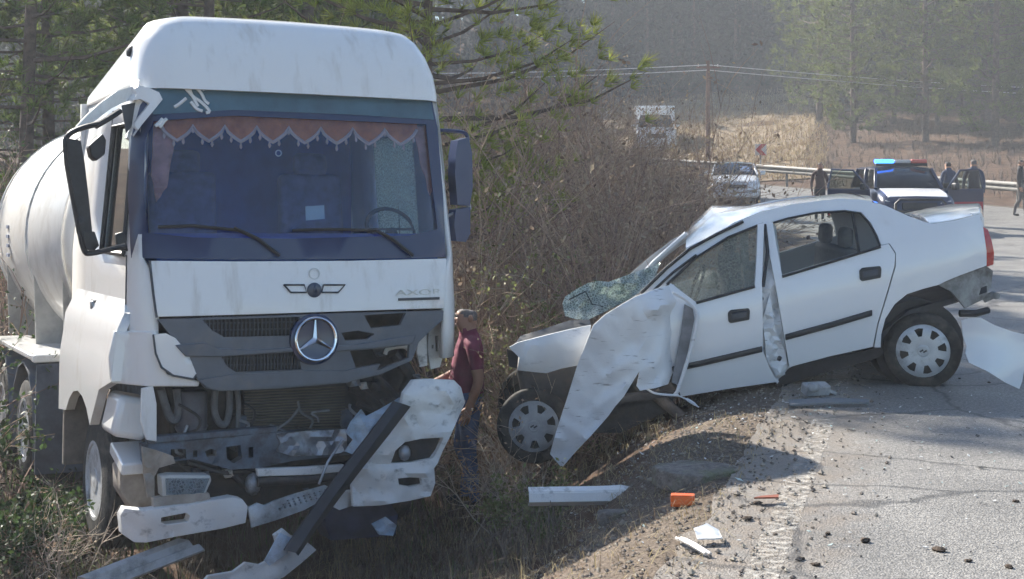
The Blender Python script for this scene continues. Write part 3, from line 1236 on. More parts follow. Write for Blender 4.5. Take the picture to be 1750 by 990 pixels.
RIMW = mat('rim_pale', (.55, .56, .57), .5, metal=.2, dirt=(.14, .12, .10), dscale=7, dlo=.46, dhi=.75)
wheel(truck, wc, .53, .30, .30, -1, RIMW)
wheel(truck, Vector((1.12, 1.36, .53)), .53, .30, .30, 1, RIMW)
for v in (4.35, 5.75):
    wheel(truck, Vector((-1.04, v, .53)), .53, .55, .30, -1, RIMW)
    wheel(truck, Vector((1.04, v, .53)), .53, .55, .30, 1, RIMW)
# rear mudguards
for v in (4.35, 5.75):
    rows = []
    for k in range(9):
        t = RAD(200 - 220 * k / 8)
        rows.append([Vector((u, v + .64 * math.cos(t), .53 + .66 * math.sin(t))) for u in (-1.33, -1.22, -.75)])
    MB().slab(rows, (0, 0, -.02)).build('rear_mudguard', mat('mudguard_blue_grey', (.15, .165, .20), .6, dirt=(.28, .24, .20), dscale=5, dlo=.45, dhi=.8), truck, smooth=60)
MB().box((-1.05, 3.62, .72), (.56, .03, 1.0)).build('front_mud_flap', mat('flap_blue_grey', (.085, .10, .135), .7, var=.3, vscale=5), truck)
MB().box((-1.06, 3.66, 1.27), (.60, .12, .07)).box((-1.06, 4.9, 1.27), (.60, 2.3, .05)).build('mudguard_rail', WHITE, truck, bevel=.012)
# --- chassis frame
mb = MB()
for u in (-.42, .42):
    mb.box((u, 4.1, .98), (.09, 7.6, .26))
for v in (2.5, 3.6, 5.0, 6.6):
    mb.box((0, v, .98), (.75, .12, .2))
mb.build('chassis_frame', CHASSIS, truck, bevel=.01)

# --- tank
TANKM = mat('tank_cream_white', (.74, .72, .67), .42, coat=.2, dirt=(.40, .36, .30), dscale=1.6, dlo=.48, dhi=.8)
tz = 2.38
mb = MB()
mb.lathe((0, 2.62, tz), (0, 1, 0), [(0, 0), (.03, .40), (.10, .75), (.20, 1.0), (.34, 1.15), (.5, 1.21), (3.0, 1.22), (4.6, 1.20), (4.9, 1.10), (5.1, .85), (5.2, .4), (5.22, 0)], 56)
tank = mb.build('tank', TANKM, truck, smooth=60)
mb = MB()
for v in (3.1, 5.0, 6.9):
    MB().tube([(1.225 * math.cos(t), v, tz + 1.225 * math.sin(t)) for t in [2 * math.pi * k / 48 for k in range(49)]], .009, 6, cap=False).build('tank_band', TANKM, tank)
mb = MB()
for v, r0 in ((4.2, .95), (6.0, .95)):
    MB().lathe((0, v, 1.75), (0, 0, -1), [(0, r0), (.75, .30), (.95, .14), (1.0, .14)], 24).build('hopper', TANKM, tank)
mb = MB()
for v in (3.4, 4.9, 6.6):
    for s in (-1, 1):
        MB().sheet([(s * .45, 1.1), (s * 1.12, 1.28), (s * 1.16, 2.2), (s * .9, 1.6)], lambda x, z, v=v: Vector((x, v, z)), (0, .03, 0)).build('tank_support', mat('support_grey', (.36, .35, .33), .6, var=.2), tank)
mb = MB()
mb.box((0, 4.9, tz + 1.27), (.5, 3.6, .03))
for v in (3.6, 4.9, 6.2):
    mb.lathe((0, v, tz + 1.2), (0, 0, 1), [(0, .3), (.12, .3), (.15, .26), (.16, 0)], 20)
mb.build('walkway', STEEL, tank)
for k in range(4):
    MB().box((-1.216, 6.2 - k * .02, 2.45 - k * .1), (.02, .10 + .05 * (k % 2), .035)).build('tank_mark', mat('blue_grey_mark', (.25, .28, .36), .6), tank)

# --- mirrors
mb = MB()
MV = .10
left_frame = [(168, 212), (140, 219), (118, 230), (112, 250), (120, 300), (132, 370), (143, 425), (156, 433), (196, 424), (214, 420)]
mb.tube([T(q.x, q.y, MV) for q in cr([(*q, 0) for q in left_frame], 4)], .020, 8)
mb.tube([T(163, 216, MV), T(190, 200, MV + .05), T(205, 190, MV + .1)], .022, 8)
mb.build('mirror_arm', BLACKPL, truck)
mb = MB().sheet([(114, 236), (138, 240), (145, 280), (152, 340), (158, 400), (150, 412), (139, 400), (128, 340), (117, 280)], lambda x, y: T(x, y, MV - .03), (0, .16, 0), step=14)
mr_ = mb.build('side_mirror', BLACKPL, truck, smooth=50, bevel=.03, seg=3)
MB().sheet([(141, 396), (162, 396), (170, 420), (160, 430), (145, 424)], lambda x, y: T(x, y, MV - .04), (0, .12, 0), step=12).build('kerb_mirror', BLACKPL, truck, bevel=.02)
MB().sheet([(152, 250), (176, 228), (182, 240), (180, 264), (164, 276), (156, 268)], lambda x, y: T(x, y, MV + .02), (0, .12, 0), step=12).build('mirror_hinge', BLACKPL, truck, bevel=.015)
MB().sheet([(198, 400), (212, 396), (220, 430), (200, 426)], lambda x, y: T(x, y, .2), (0, .06, 0)).build('mirror_bracket', BLACKPL, truck, bevel=.01)
# white curved corner air guide round the pillar top
gd = [(131, 216), (150, 196), (172, 176), (200, 156), (226, 148), (254, 150), (272, 158), (278, 170), (262, 190), (242, 214), (224, 240), (217, 236), (219, 226), (238, 200), (256, 177), (240, 169), (214, 174), (190, 186), (166, 204), (146, 218)]


def guide(x, y):
    return TF(x, y, .05) if x > 226 else T(x, y, fv(-1.2, 3.4) + .10 - .02 * (226 - x) / 90)


MB().sheet(gd, guide, (0, .07, 0), step=9).build('air_guide', WHITE, truck, smooth=50, bevel=.018, seg=3)
MB().sheet([(208, 180), (238, 174), (252, 178), (238, 200), (216, 228)], lambda x, y: T(x, y, .42), (0, .02, 0)).build('guide_recess', DARKGREY, truck)
mb = MB()
RV = .45
mb.tube([T(q.x, q.y, RV) for q in cr([(748, 223, 0), (775, 224, 0), (795, 228, 0), (800, 240, 0)], 4)], .016, 8)
mb.build('mirror_arm', FRIT, truck)
NAVY = mat('mirror_navy', (.02, .04, .12), .35, coat=.3)
MB().sheet([(783, 240), (801, 235), (807, 262), (808, 320), (803, 352), (782, 350), (778, 300), (779, 262)], lambda x, y: T(x, y, RV - .05), (0, .14, 0), step=14).build('side_mirror', NAVY, truck, smooth=50, bevel=.03, seg=3)
MB().sheet([(779, 358), (804, 354), (804, 400), (796, 414), (780, 412), (776, 385)], lambda x, y: T(x, y, RV - .05), (0, .13, 0), step=14).build('kerb_mirror', NAVY, truck, smooth=50, bevel=.03, seg=3)
mb = MB()
mb.tube([T(800, 350, RV + .02), T(802, 358, RV + .02)], .02, 6)
mb.tube([T(760, 372, RV), T(780, 362, RV)], .014, 6)
mb.build('mirror_clip', STEEL, truck)

# --- engine bay behind the torn bumper
mb = MB()
mb.box((.05, .95, 1.25), (1.9, .9, 1.25))
mb.build('engine_block', ENGINE, truck, bevel=.03)
rad = MB()
rad.sheet([(416, 666), (590, 656), (590, 735), (418, 742)], tplane(.34), (0, .1, 0))
rad = rad.build('radiator', ENGINE, truck)
mb = MB()
for k in range(15):
    y0, y1 = lerp(670, 736, k / 14), lerp(661, 730, k / 14)
    mb.bar(T(418, y0, .325), T(589, y1, .325), .02, .008)
mb.build('radiator_fin', mat('fin_brown', (.11, .095, .07), .6, metal=.3, var=.4, vscale=3), rad)
mb = MB()
p0, p1 = T(327, 668, .33), T(327, 738, .33)
mb.tube([p0, p0.lerp(p1, .08), p0.lerp(p1, .92), p1], [.10, .115, .115, .10], 20)
mb.tube([p0.lerp(p1, .85), p0.lerp(p1, .89)], .12, 20)
mb.build('air_tank', mat('tank_dark_grey', (.085, .085, .10), .5, var=.3, vscale=10), truck, smooth=45)
mb = MB()
for st, r in (([(275, 665), (282, 690), (290, 712), (300, 718), (305, 700), (302, 665)], .030), ([(368, 668), (366, 700), (374, 722), (386, 724), (392, 700), (392, 668)], .026), ([(405, 665), (408, 700), (404, 745)], .02)):
    MB().tube([T(q.x, q.y, .28) for q in cr([(*q, 0) for q in st], 4)], r, 8).build('hose', mat('hose_grey', (.13, .135, .145), .6, var=.3), truck)
mb = MB()
for st, r in (([(600, 662), (640, 690), (655, 730)], .035), ([(640, 640), (668, 668), (690, 690)], .028), ([(610, 690), (650, 700), (700, 660)], .022), ([(672, 604), (700, 640), (690, 670)], .05), ([(620, 735), (640, 715), (690, 700)], .03)):
    MB().tube([T(q.x, q.y, .30) for q in cr([(*q, 0) for q in st], 4)], r, 8).build('torn_hose', ENGINE, truck)
# loose cables, clips and brackets hanging in the torn front
rnd = random.Random(17)
for i in range(16):
    x, y = rnd.uniform(300, 700), rnd.uniform(672, 745)
    st = [(x, y, 0)]
    for k in range(3):
        st.append((st[-1][0] + rnd.uniform(-36, 36), st[-1][1] + rnd.uniform(2, 26), 0))
    v_ = rnd.uniform(.16, .27)
    MB().tube([T(q.x, q.y, v_) for q in cr(st, 4)], rnd.uniform(.006, .013), 6).build('loose_cable', [ENGINE, STEEL, mat('hose_grey')][i % 3], truck)
for i in range(14):
    x, y = rnd.uniform(600, 716), rnd.uniform(596, 715)
    if i > 8:
        x, y = rnd.uniform(290, 600), rnd.uniform(790, 850)
    s_ = rnd.uniform(6, 15)
    MB().sheet([(x - s_, y - s_ * .5), (x + s_ * .6, y - s_ * .8), (x + s_, y + s_ * .5), (x - s_ * .4, y + s_ * .7)], lambda a_, b_: T(a_, b_, .2 + .08 * noise.noise((a_ * .08, b_ * .08, i))), (0, .03, 0), step=8).build('torn_bracket', [STEEL, CHASSIS, WHITE_DIRTY, ENGINE][i % 4], truck, smooth=30)
# headlamp bracket remnants on the far corner
WD = WHITE_DIRTY
mb = MB()
mb.sheet([(733, 548), (756, 540), (757, 610), (752, 628), (736, 632), (731, 600)], tplane(.24), (0, .03, 0), holes=[[(744, 575), (749, 574), (749, 600), (745, 601)], [(738, 590), (741, 590), (741, 596), (738, 596)]])
mb.build('lamp_bracket', WD, truck, bevel=.005)
mb = MB()
mb.sheet([(716, 575), (729, 560), (731, 625), (718, 628), (712, 600)], tplane(.20), (0, .03, 0))
mb.build('lamp_bracket', WD, truck, bevel=.005)
mb = MB()
mb.tube([T(q.x, q.y, .16) for q in cr([(658, 606, 0), (664, 596, 0), (690, 592, 0), (702, 602, 0)], 4)], .018, 8)
mb.build('pipe_stub', WD, truck)

# --- cross member with holes, crumpled
def crumple(v, amp, sc=.03, seed=0):
    def f(x, y):
        n = noise.noise((x * sc, y * sc, seed)) + .5 * noise.noise((x * sc * 2.3, y * sc * 2.3, seed + 5))
        return T(x, y, v + amp * n)
    return f


beam = MB().sheet([(243, 760), (300, 752), (470, 738), (590, 735), (690, 728), (692, 745), (640, 775), (590, 778), (500, 788), (440, 800), (395, 803), (330, 785), (285, 790), (262, 806), (246, 796)], crumple(.14, .03), (0, .10, 0),
                  holes=[[(292, 768), (318, 768), (318, 784), (292, 786)], [(330, 770), (337, 770), (337, 781), (330, 781)], [(350, 772), (360, 767), (370, 770), (369, 779), (354, 781)], [(386, 764), (411, 761), (414, 783), (400, 792), (388, 784)], [(424, 765), (433, 764), (433, 782), (425, 783)]], step=16)
beam = beam.build('cross_member', CHASSIS, truck, smooth=35, bevel=.006)
MB().sheet([(472, 742), (530, 736), (592, 734), (594, 772), (560, 778), (500, 780), (474, 772), (480, 758)], crumple(.09, .05, .06, 3), (0, .03, 0), step=9).build('crumpled_plate', STEEL, truck, smooth=30)
MB().sheet([(243, 764), (268, 770), (296, 780), (300, 792), (272, 800), (264, 815), (264, 850), (252, 850), (246, 810)], crumple(.05, .04, .06, 8), (0, .03, 0), step=9).build('bent_bracket', mat('mud_beige'), truck, smooth=40)
MB().bar(T(250, 752, .18), T(470, 733, .18), .10, .05).build('upper_rail', CHASSIS, truck, bevel=.01)
# dark sheet standing in for the shade below the cross member
MB().sheet([(290, 795), (440, 805), (600, 790), (700, 720), (700, 800), (560, 870), (430, 880), (300, 850)], tplane(.42), (0, .2, 0)).build('dark_hollow_fill', ENGINE, truck)
mb = MB()
for st, r in (([(400, 812), (420, 830), (438, 826), (450, 850)], .025), ([(320, 790), (350, 800), (380, 808), (420, 806)], .018), ([(560, 800), (590, 840), (585, 870)], .03)):
    MB().tube([T(q.x, q.y, .2) for q in cr([(*q, 0) for q in st], 4)], r, 8).build('broken_pipe', ENGINE, truck)
p = T(432, 828, .1)
MB().ball(p, (.06, .06, .085), 12).build('lamp_bulb_holder', STEEL, truck)

# --- headlamp with reflectors
hl = MB().sheet([(276, 815), (292, 812), (360, 813), (362, 822), (350, 848), (278, 850)], tplane(-.02), (0, .14, 0)).build('headlamp', mat('lamp_housing', (.55, .54, .50), .5), truck, bevel=.012)
MB().sheet([(283, 818), (358, 818), (348, 844), (284, 846)], tplane(-.035), (0, .006, 0)).build('lamp_glass', glass('lamp_lens', (.75, .82, .86), 1.2, .05, (.6, .66, .7), .25), hl)
mb = MB()
for x in (302, 335):
    MB().lathe(T(x, 832, -.025), (0, 1, 0), [(0, .058), (.02, .045), (.03, .02), (.03, 0)], 16).build('reflector', CHROME, hl)
MB().sheet([(262, 852), (300, 846), (358, 843), (362, 862), (300, 872), (264, 876)], crumple(-.04, .04, .05, 2), (0, .08, 0), step=14).build('lamp_shelf', mat('mud_beige'), truck, smooth=40, bevel=.01)

# --- bumper remains
def lb(x, y):
    p = T(x, y, -.10 + .03 * noise.noise((x * .02, y * .03, 1)))
    p.y += .18 * sstep(250, 214, x)
    return p


MB().sheet([(216, 890), (222, 876), (250, 872), (330, 862), (396, 850), (414, 853), (424, 866), (420, 894), (380, 904), (300, 918), (234, 931), (219, 922)], lb, (0, .12, 0), holes=[[(276, 885), (318, 877), (325, 882), (322, 892), (284, 897), (275, 893)]], step=14).build('bumper_end', WHITE_DIRTY, truck, smooth=50, bevel=.015, seg=3)
STEPPL = mat('step_pale_blue', (.52, .57, .60), .45, metal=.3, dirt=(.16, .15, .14), dscale=6, dlo=.48, dhi=.8)
holes = []
for r in range(3):
    for k in range(8):
        cx = lerp(492, 556, k / 7) + r * -7
        cy = lerp(856, 838, k / 7) + r * 7
        if cx > 470:
            holes.append([(cx - 2.6, cy), (cx, cy - 1.9), (cx + 2.6, cy), (cx, cy + 1.9)])
MB().sheet([(424, 868), (440, 860), (452, 864), (470, 856), (500, 846), (556, 830), (572, 836), (556, 852), (520, 872), (470, 890), (430, 902)], crumple(-.08, .05, .02, 4), (0, .025, 0), holes=holes, step=16).build('step_plate', STEPPL, truck, smooth=40)
mb = MB().sheet([(440, 802), (520, 799), (590, 795), (592, 806), (530, 812), (442, 815)], crumple(.0, .02, .03, 6), (0, .06, 0), step=18)
mb.build('bumper_bar', WHITE_DIRTY, truck, bevel=.006)
mb = MB()
mb.tube([T(440, 824, .03), T(520, 819, .03), T(592, 812, .03)], .035, 12)
mb.build('tow_bar', ENGINE, truck)


def rb(x, y):
    t = sstep(560, 800, x)
    n = noise.noise((x * .022, y * .022, 3)) + .6 * noise.noise((x * .06, y * .06, 9))
    p = T(x, y, -.16 - .22 * t + .05 * n + .22 * sstep(775, 800, x) + .10 * sstep(680, 645, y))
    return p


rbump = MB().sheet([(706, 650), (730, 648), (776, 650), (788, 662), (795, 688), (784, 712), (770, 745), (757, 770), (748, 792), (742, 800), (744, 826), (736, 848), (700, 856), (650, 864), (604, 866), (602, 830), (606, 812), (592, 800), (616, 780),
                    (636, 765), (650, 742), (664, 716), (684, 700), (690, 672)], rb, (0, .045, 0),
                   holes=[[(668, 792), (676, 770), (692, 756), (720, 750), (758, 748), (748, 770), (738, 784), (706, 790)], [(680, 818), (700, 816), (720, 817), (722, 828), (700, 832), (682, 829)]], step=9)
rbump = rbump.build('torn_bumper', WHITE_DIRTY, truck, smooth=32)
MB().sheet([(664, 796), (672, 764), (692, 750), (762, 744), (748, 790)], lambda x, y: rb(x, y) + Vector((0, .09, 0)), (0, .06, 0), step=18).build('lamp_hollow', ENGINE, rbump)
q = rb(696, 776)
MB().ball(q + Vector((0, .05, 0)), (.05, .04, .06), 10).build('fog_lamp', STEEL, rbump)
MB().sheet([(676, 812), (726, 810), (728, 836), (678, 838)], lambda x, y: rb(x, y) + Vector((0, .07, 0)), (0, .03, 0), step=18).build('slot_backing', ENGINE, rbump)
PALEBL = mat('torn_pale_blue', (.46, .56, .66), .5, dirt=(.2, .2, .2), dscale=7, dlo=.5, dhi=.8)
MB().sheet([(600, 722), (618, 700), (626, 712), (650, 700), (684, 680), (680, 695), (640, 740), (606, 778), (590, 772), (604, 752), (592, 740)], crumple(-.06, .08, .05, 12), (0, .02, 0), step=9).build('torn_liner', PALEBL, truck, smooth=30)
# long black trim strip hanging across
mb = MB()
sp = [(688, 690), (650, 742), (610, 795), (570, 850), (535, 900), (506, 945)]
rows = []
for i, (x, y) in enumerate(sp):
    v = -.34 - .04 * i
    rows.append([T(x - 14 - i * 1.2, y - 4, v), T(x, y, v - .03), T(x + 14 - i * 2, y + 5, v)])
mb.slab(rows, (0, .025, 0))
mb.build('hanging_trim', mat('trim_black', (.030, .035, .042), .45, var=.3, vscale=4), truck, smooth=50)
mb = MB()
mb.tube([T(585, 752, -.25), T(560, 790, -.3), T(545, 828, -.28)], .010, 6)
mb.build('stay_rod', STEEL, truck)
# folded white panel hanging to the ground
def hp_(x, y):
    return T(x, y, -.42 + .10 * sstep(470, 540, x) + .05 * noise.noise((x * .03, y * .03, 7)))


MB().sheet([(468, 915), (484, 904), (498, 916), (520, 922), (541, 940), (516, 962), (486, 986), (452, 1004), (340, 1004), (356, 985), (398, 978), (420, 962), (444, 966), (478, 948)], hp_, (0, .04, 0), step=14).build('folded_panel', WHITE_DIRTY, truck, smooth=35, bevel=.006)
MB().sheet([(462, 930), (474, 908), (496, 918), (486, 944), (456, 964), (448, 956)], lambda x, y: hp_(x, y) + Vector((0, -.06, 0)), (0, .02, 0), step=10).build('blue_flap', PALEBL, truck, smooth=35)
UND = mat('underrun_navy', (.035, .04, .075), .6, var=.4, vscale=6)
MB().sheet([(556, 872), (600, 866), (668, 862), (680, 880), (676, 914), (640, 918), (566, 924), (556, 900)], crumple(-.05, .06, .03, 15), (0, .25, 0), step=16).build('under_shield', UND, truck, smooth=40)
MB().sheet([(636, 896), (660, 884), (678, 898), (672, 916), (648, 914)], crumple(-.12, .05, .06, 18), (0, .02, 0), step=8).build('bent_strip', PALEBL, truck, smooth=30)
MB().sheet([(560, 862), (580, 840), (600, 838), (604, 864), (580, 872)], crumple(-.08, .05, .06, 19), (0, .03, 0), step=10).build('torn_bracket', WHITE_DIRTY, truck, smooth=30)
# ------------------------------------------------------------------ wrecked white saloon
CARY, CARW = 11.5, 1.70
CARC = CARY + CARW / 2
car = empty('wrecked_car', (1.6, CARC, -.2))
tag(car, 'white saloon car with crushed front end, nose in ditch and tail raised', 'car')
CO = car.location.copy()


def ct_(px, py):
    return ((px - 1165) * -.2406 + (py - 675) * -.971) / 217


OFFT = [(-.4, .16), (-.1, .08), (.1, .03), (.3, 0), (.55, 0), (.76, .035), (.95, .13), (1.2, .26), (1.4, .36)]


def cy(px, py, ex=0):
    t = ct_(px, py)
    o = (pw(OFFT, t - .05) + 2 * pw(OFFT, t) + pw(OFFT, t + .05)) / 4
    # the tail tapers in plan
    o += .10 * sstep(1610, 1700, px) ** 2
    # flared wheel arch
    r = math.hypot(px - 1577, py - 598)
    o -= .028 * (1 - sstep(72, 100, r))
    return CARY + o - ex


def C(px, py, ex=0):
    return at(px, py, cy(px, py, ex)) - CO


def cf(ex=0, far=False):
    def f(x, y):
        p = C(x, y, ex)
        if far:
            p.y = -p.y
        return p
    return f


def both(name, outline, m, ex=0, th=.03, holes=(), step=16, bevel=.004, far=True, smooth=45):
    o = MB().sheet(outline, cf(ex), (0, th, 0), holes=holes, step=step).build(name, m, car, smooth=smooth, bevel=bevel)
    if far:
        MB().sheet(outline, cf(ex, True), (0, -th, 0), holes=holes, step=step * 1.6).build(name, m, car, smooth=smooth)
    return o


arch_pts = [(1577 + 76 * math.cos(t), 598 - 96 * math.sin(t)) for t in [RAD(a) for a in (45, 60, 75, 90, 105, 120, 135, 150, 165, 178)]]
side_frame = [(1094, 500), (1140, 455), (1180, 422), (1222, 399), (1254, 382), (1300, 363), (1354, 350), (1408, 342), (1437, 340), (1470, 341), (1512, 351), (1554, 370), (1591, 383), (1632, 377), (1674, 366), (1680, 388), (1686, 430), (1686, 454),
              (1640, 471), (1618, 480)] + [(1604, 487), (1577, 494), (1550, 503), (1529, 520), (1513, 545), (1506, 572), (1505, 594), (1494, 594)] + \
             [(1501, 556), (1518, 500), (1531, 455), (1531, 432), (1520, 416), (1505, 419), (1498, 400), (1488, 381), (1472, 363), (1444, 359), (1395, 362), (1345, 372), (1322, 379), (1298, 382), (1244, 405), (1189, 440), (1140, 486), (1112, 510)]
both('body_side', side_frame, CARWHITE, 0, .04)
rdoor = [(1303, 379), (1321, 380), (1329, 430), (1337, 471), (1420, 446), (1505, 420), (1519, 417), (1530, 434), (1529, 455), (1516, 500), (1499, 556), (1492, 593), (1420, 609), (1349, 628), (1338, 560), (1324, 480), (1312, 420)]
rd = both('rear_door', rdoor, CARWHITE, .012, .05)
fdoor = [(1295, 384), (1306, 381), (1302, 480), (1304, 560), (1304, 600), (1315, 628), (1328, 653), (1250, 664), (1164, 678), (1150, 640), (1140, 560), (1136, 500), (1146, 484), (1190, 517), (1240, 503), (1290, 489), (1293, 440)]
fd = both('front_door', fdoor, CARWHITE, .05, .05)


# crumpled pillar between the doors
def pil(x, y):
    p = C(x, y, -.05)
    p.y += .05 * noise.noise((x * .05, y * .03, 3)) + .03 * noise.noise((x * .12, y * .09, 1))
    return p


MB().sheet([(1296, 384), (1326, 384), (1340, 500), (1352, 632), (1328, 656), (1300, 600), (1298, 480)], pil, (0, .06, 0), step=10).build('door_pillar', CARBENT, car, smooth=35)
MB().sheet([(1302, 545), (1314, 500), (1322, 560), (1340, 600), (1344, 628), (1324, 640), (1308, 612)], lambda x, y: pil(x, y) + Vector((0, -.05 + .03 * noise.noise((x * .1, y * .1, 9)), 0)), (0, .02, 0), step=8).build('torn_door_edge', CARBENT, car, smooth=30)
mb = MB()
mb.tube([C(1307, 384, .03), C(1312, 430, .02), C(1304, 490, .03)], .014, 6)
mb.build('door_gap_seal', BLACKPL, car)
MB().tube([C(1330, 612, .05), C(1334, 614, .05)], .02, 8).build('pillar_plug', BLACKPL, car)


def strip(name, pts, r, m, ex, parent=car, n=6):
    return MB().tube([C(x, y, ex) for x, y in pts], r, n).build(name, m, parent)


for pts, ex, par in (([(1144, 633), (1200, 621), (1303, 597)], .055, fd), ([(1343, 577), (1420, 556), (1491, 535)], .02, rd)):
    rows = [[C(x, y - 5, ex + .012), C(x, y, ex + .02), C(x, y + 5, ex + .012)] for x, y in pts]
    MB().slab(rows, (0, .03, 0)).build('side_moulding', BLACKPL, par, bevel=.004)
for (x, y), ex, par, lab in (((1263, 540), .055, fd, 0), ((1488, 468), .02, rd, 0)):
    MB().sheet([(x - 19, y - 5), (x - 14, y - 10), (x + 17, y - 13), (x + 19, y - 8), (x + 18, y + 7), (x - 14, y + 13), (x - 18, y + 10)], cf(ex + .008), (0, .03, 0)).build('door_handle', BLACKPL, par, bevel=.008)
    MB().sheet([(x - 13, y - 3), (x + 13, y - 8), (x + 13, y + 2), (x - 13, y + 7)], cf(ex + .022), (0, .02, 0)).build('handle_grip', DARKGREY, par, bevel=.006)
# window seals and glass
WSEAL = BLACKPL
strip('belt_seal', [(1190, 518), (1240, 504), (1290, 490)], .012, WSEAL, .06, fd)
strip('belt_seal', [(1337, 473), (1420, 448), (1505, 422)], .012, WSEAL, .02, rd)
strip('window_seal', [(1322, 381), (1345, 374), (1395, 364), (1444, 361), (1471, 365), (1487, 384), (1497, 402), (1504, 420)], .010, WSEAL, .01, rd)
strip('window_seal', [(1140, 486), (1189, 441), (1244, 406), (1294, 386)], .012, WSEAL, .01, fd)
strip('quarter_bar', [(1457, 364), (1463, 400), (1468, 431)], .012, WSEAL, .0, rd)
strip('pillar_seal', [(1096, 501), (1140, 458), (1180, 425), (1224, 401), (1270, 379)], .014, WSEAL, .02)
strip('pillar_seal', [(1106, 507), (1150, 466), (1190, 436)], .012, WSEAL, .02)
CGL = glass('car_side_glass', (.90, .92, .90), .8, .02)
CGLF = glass('cracked_side_glass', (.88, .9, .85), .8, .06, (.66, .66, .58), .22)
MB().sheet([(1146, 484), (1189, 441), (1244, 406), (1294, 386), (1290, 489), (1190, 517)], cf(-.01), (0, .004, 0), step=30).build('front_window', CGLF, fd)
MB().sheet([(1324, 382), (1345, 374), (1395, 364), (1444, 361), (1471, 365), (1487, 384), (1504, 419), (1420, 446), (1337, 471)], cf(-.012), (0, .004, 0), step=30).build('rear_window', CGL, rd)
# sill and underbody
MB().sheet([(1326, 654), (1349, 629), (1500, 595), (1512, 602), (1500, 612), (1400, 640), (1330, 662)], cf(-.06), (0, .06, 0), step=20).build('sill', BLACKPL, car)
UNDER = mat('underbody_dark', (.045, .045, .05), .8, var=.4, vscale=6)
rows = []
for f in (.03, .25, .5, .75, .97):
    rows.append([Vector((p.x, lerp(-CARW / 2 + .08, CARW / 2 - .08, f), p.z)) for p in [C(x, y) for x, y in ((1000, 700), (1164, 678), (1340, 640), (1500, 592), (1560, 545), (1640, 520), (1688, 500))]])
MB().slab(rows, (0, 0, .05)).build('underbody', UNDER, car, smooth=40)

# torn rear corner under the tail
INNER = mat('inner_panel_grey', (.30, .30, .29), .7, var=.35, vscale=7, dirt=(.10, .085, .07), dscale=6, dlo=.45, dhi=.7)
both('inner_wing', [(1603, 487), (1640, 471), (1686, 455), (1697, 463), (1694, 490), (1680, 512), (1664, 520), (1650, 527), (1640, 515), (1625, 498)], INNER, -.05, .05, step=10)
mb = MB()
mb.tube([C(1680, 512, -.2), C(1700, 503, -.15), C(1703, 506, -.1)], .03, 8)
mb.build('bumper_mount', mat('inner_panel_grey'), car)
mb = MB()
mb.tube([C(1640, 536, -.15), C(1668, 536, -.1), C(1689, 530, -.1)], .028, 8)
mb.build('exhaust_pipe', BLACKPL, car)
REDL = mat('tail_lamp_red', (.45, .02, .025), .2, coat=.6)
for fa in (False, True):
    MB().sheet([(1680, 388), (1688, 392), (1695, 412), (1699, 432), (1698, 452), (1687, 456), (1684, 430)], (lambda x, y, fa=fa: (lambda p: Vector((p.x, -p.y if fa else p.y, p.z)))(C(x, y, -.05 + .02))), (0, -.15 if fa else .15, 0), step=12).build('tail_lamp', REDL, car, bevel=.012)
# rear face and boot lid
rows = []
for py, px in ((366, 1674), (388, 1680), (430, 1686), (456, 1687), (500, 1690)):
    p = C(px - 2, py)
    y0 = p.y + .05
    rows.append([Vector((p.x + .06 * math.cos(t * math.pi / 2), lerp(y0, -y0, (t + 1) / 2), p.z)) for t in (-1, -.8, -.4, 0, .4, .8, 1)])
MB().slab(rows, (-.03, 0, 0)).build('rear_panel', CARWHITE, car, smooth=50)
lid = []
nearl = [(1588, 381), (1610, 379), (1645, 372), (1675, 363)]
farl = [(1556, 365), (1580, 357), (1625, 349), (1672, 348)]
for k in range(5):
    f = k / 4
    lid.append([(at(a[0], a[1], CARY + .20).lerp(at(b[0], b[1], CARY + 1.5), f) - CO) + Vector((0, 0, .03 * math.sin(math.pi * f))) for a, b in zip(nearl, farl)])
bl = MB().slab(lid, (0, 0, -.035)).build('boot_lid', CARWHITE, car, smooth=50, bevel=.008)
mb = MB()
mb.slab([[lid[k][3] + Vector((.01, 0, -.005)), lid[k][3] + Vector((.03, 0, -.05)), lid[k][3] + Vector((.035, 0, -.16))] for k in range(5)], (-.02, 0, 0))
mb.build('boot_edge', CARWHITE, bl, smooth=50)
# rear glass and roof
rg = []
for px, py in ((1486, 343), (1520, 356), (1554, 371), (1588, 383)):
    p = C(px, py)
    rg.append([Vector((p.x, lerp(p.y, -p.y, f), p.z + .05 * math.sin(math.pi * f))) for f in (0.02, .25, .5, .75, .98)])
MB().slab(rg, (0, 0, -.006)).build('rear_windscreen', glass('dark_rear_glass', (.25, .28, .3), 1.0), car, smooth=50)
nr = [(1172, 424), (1196, 412), (1222, 399), (1254, 381), (1300, 362), (1354, 349), (1437, 339), (1490, 343)]
fr_ = [(1172, 404), (1180, 385), (1216, 354), (1252, 353), (1300, 353), (1354, 346), (1437, 336), (1480, 340)]
rows = []
for k in range(9):
    f = k / 8
    rows.append([at(a[0], a[1], cy(a[0], a[1])).lerp(at(b[0], b[1], CARY + 1.40), f) - CO + Vector((0, 0, .035 * math.sin(math.pi * f) + (.03 * noise.noise((i * 1.3, k * .9, 2)) if i < 4 else 0))) for i, (a, b) in enumerate(zip(nr, fr_))])
MB().slab(rows, (0, 0, -.03)).build('roof', CARBENT if False else CARWHITE, car, smooth=35)
# far windscreen pillar and header
mb = MB()
mb.tube([at(1174, 400, CARY + 1.35) - CO, at(1120, 448, CARY + 1.42) - CO, at(1085, 485, CARY + 1.5) - CO], .03, 8)
mb.build('windscreen_pillar', CARWHITE, car)


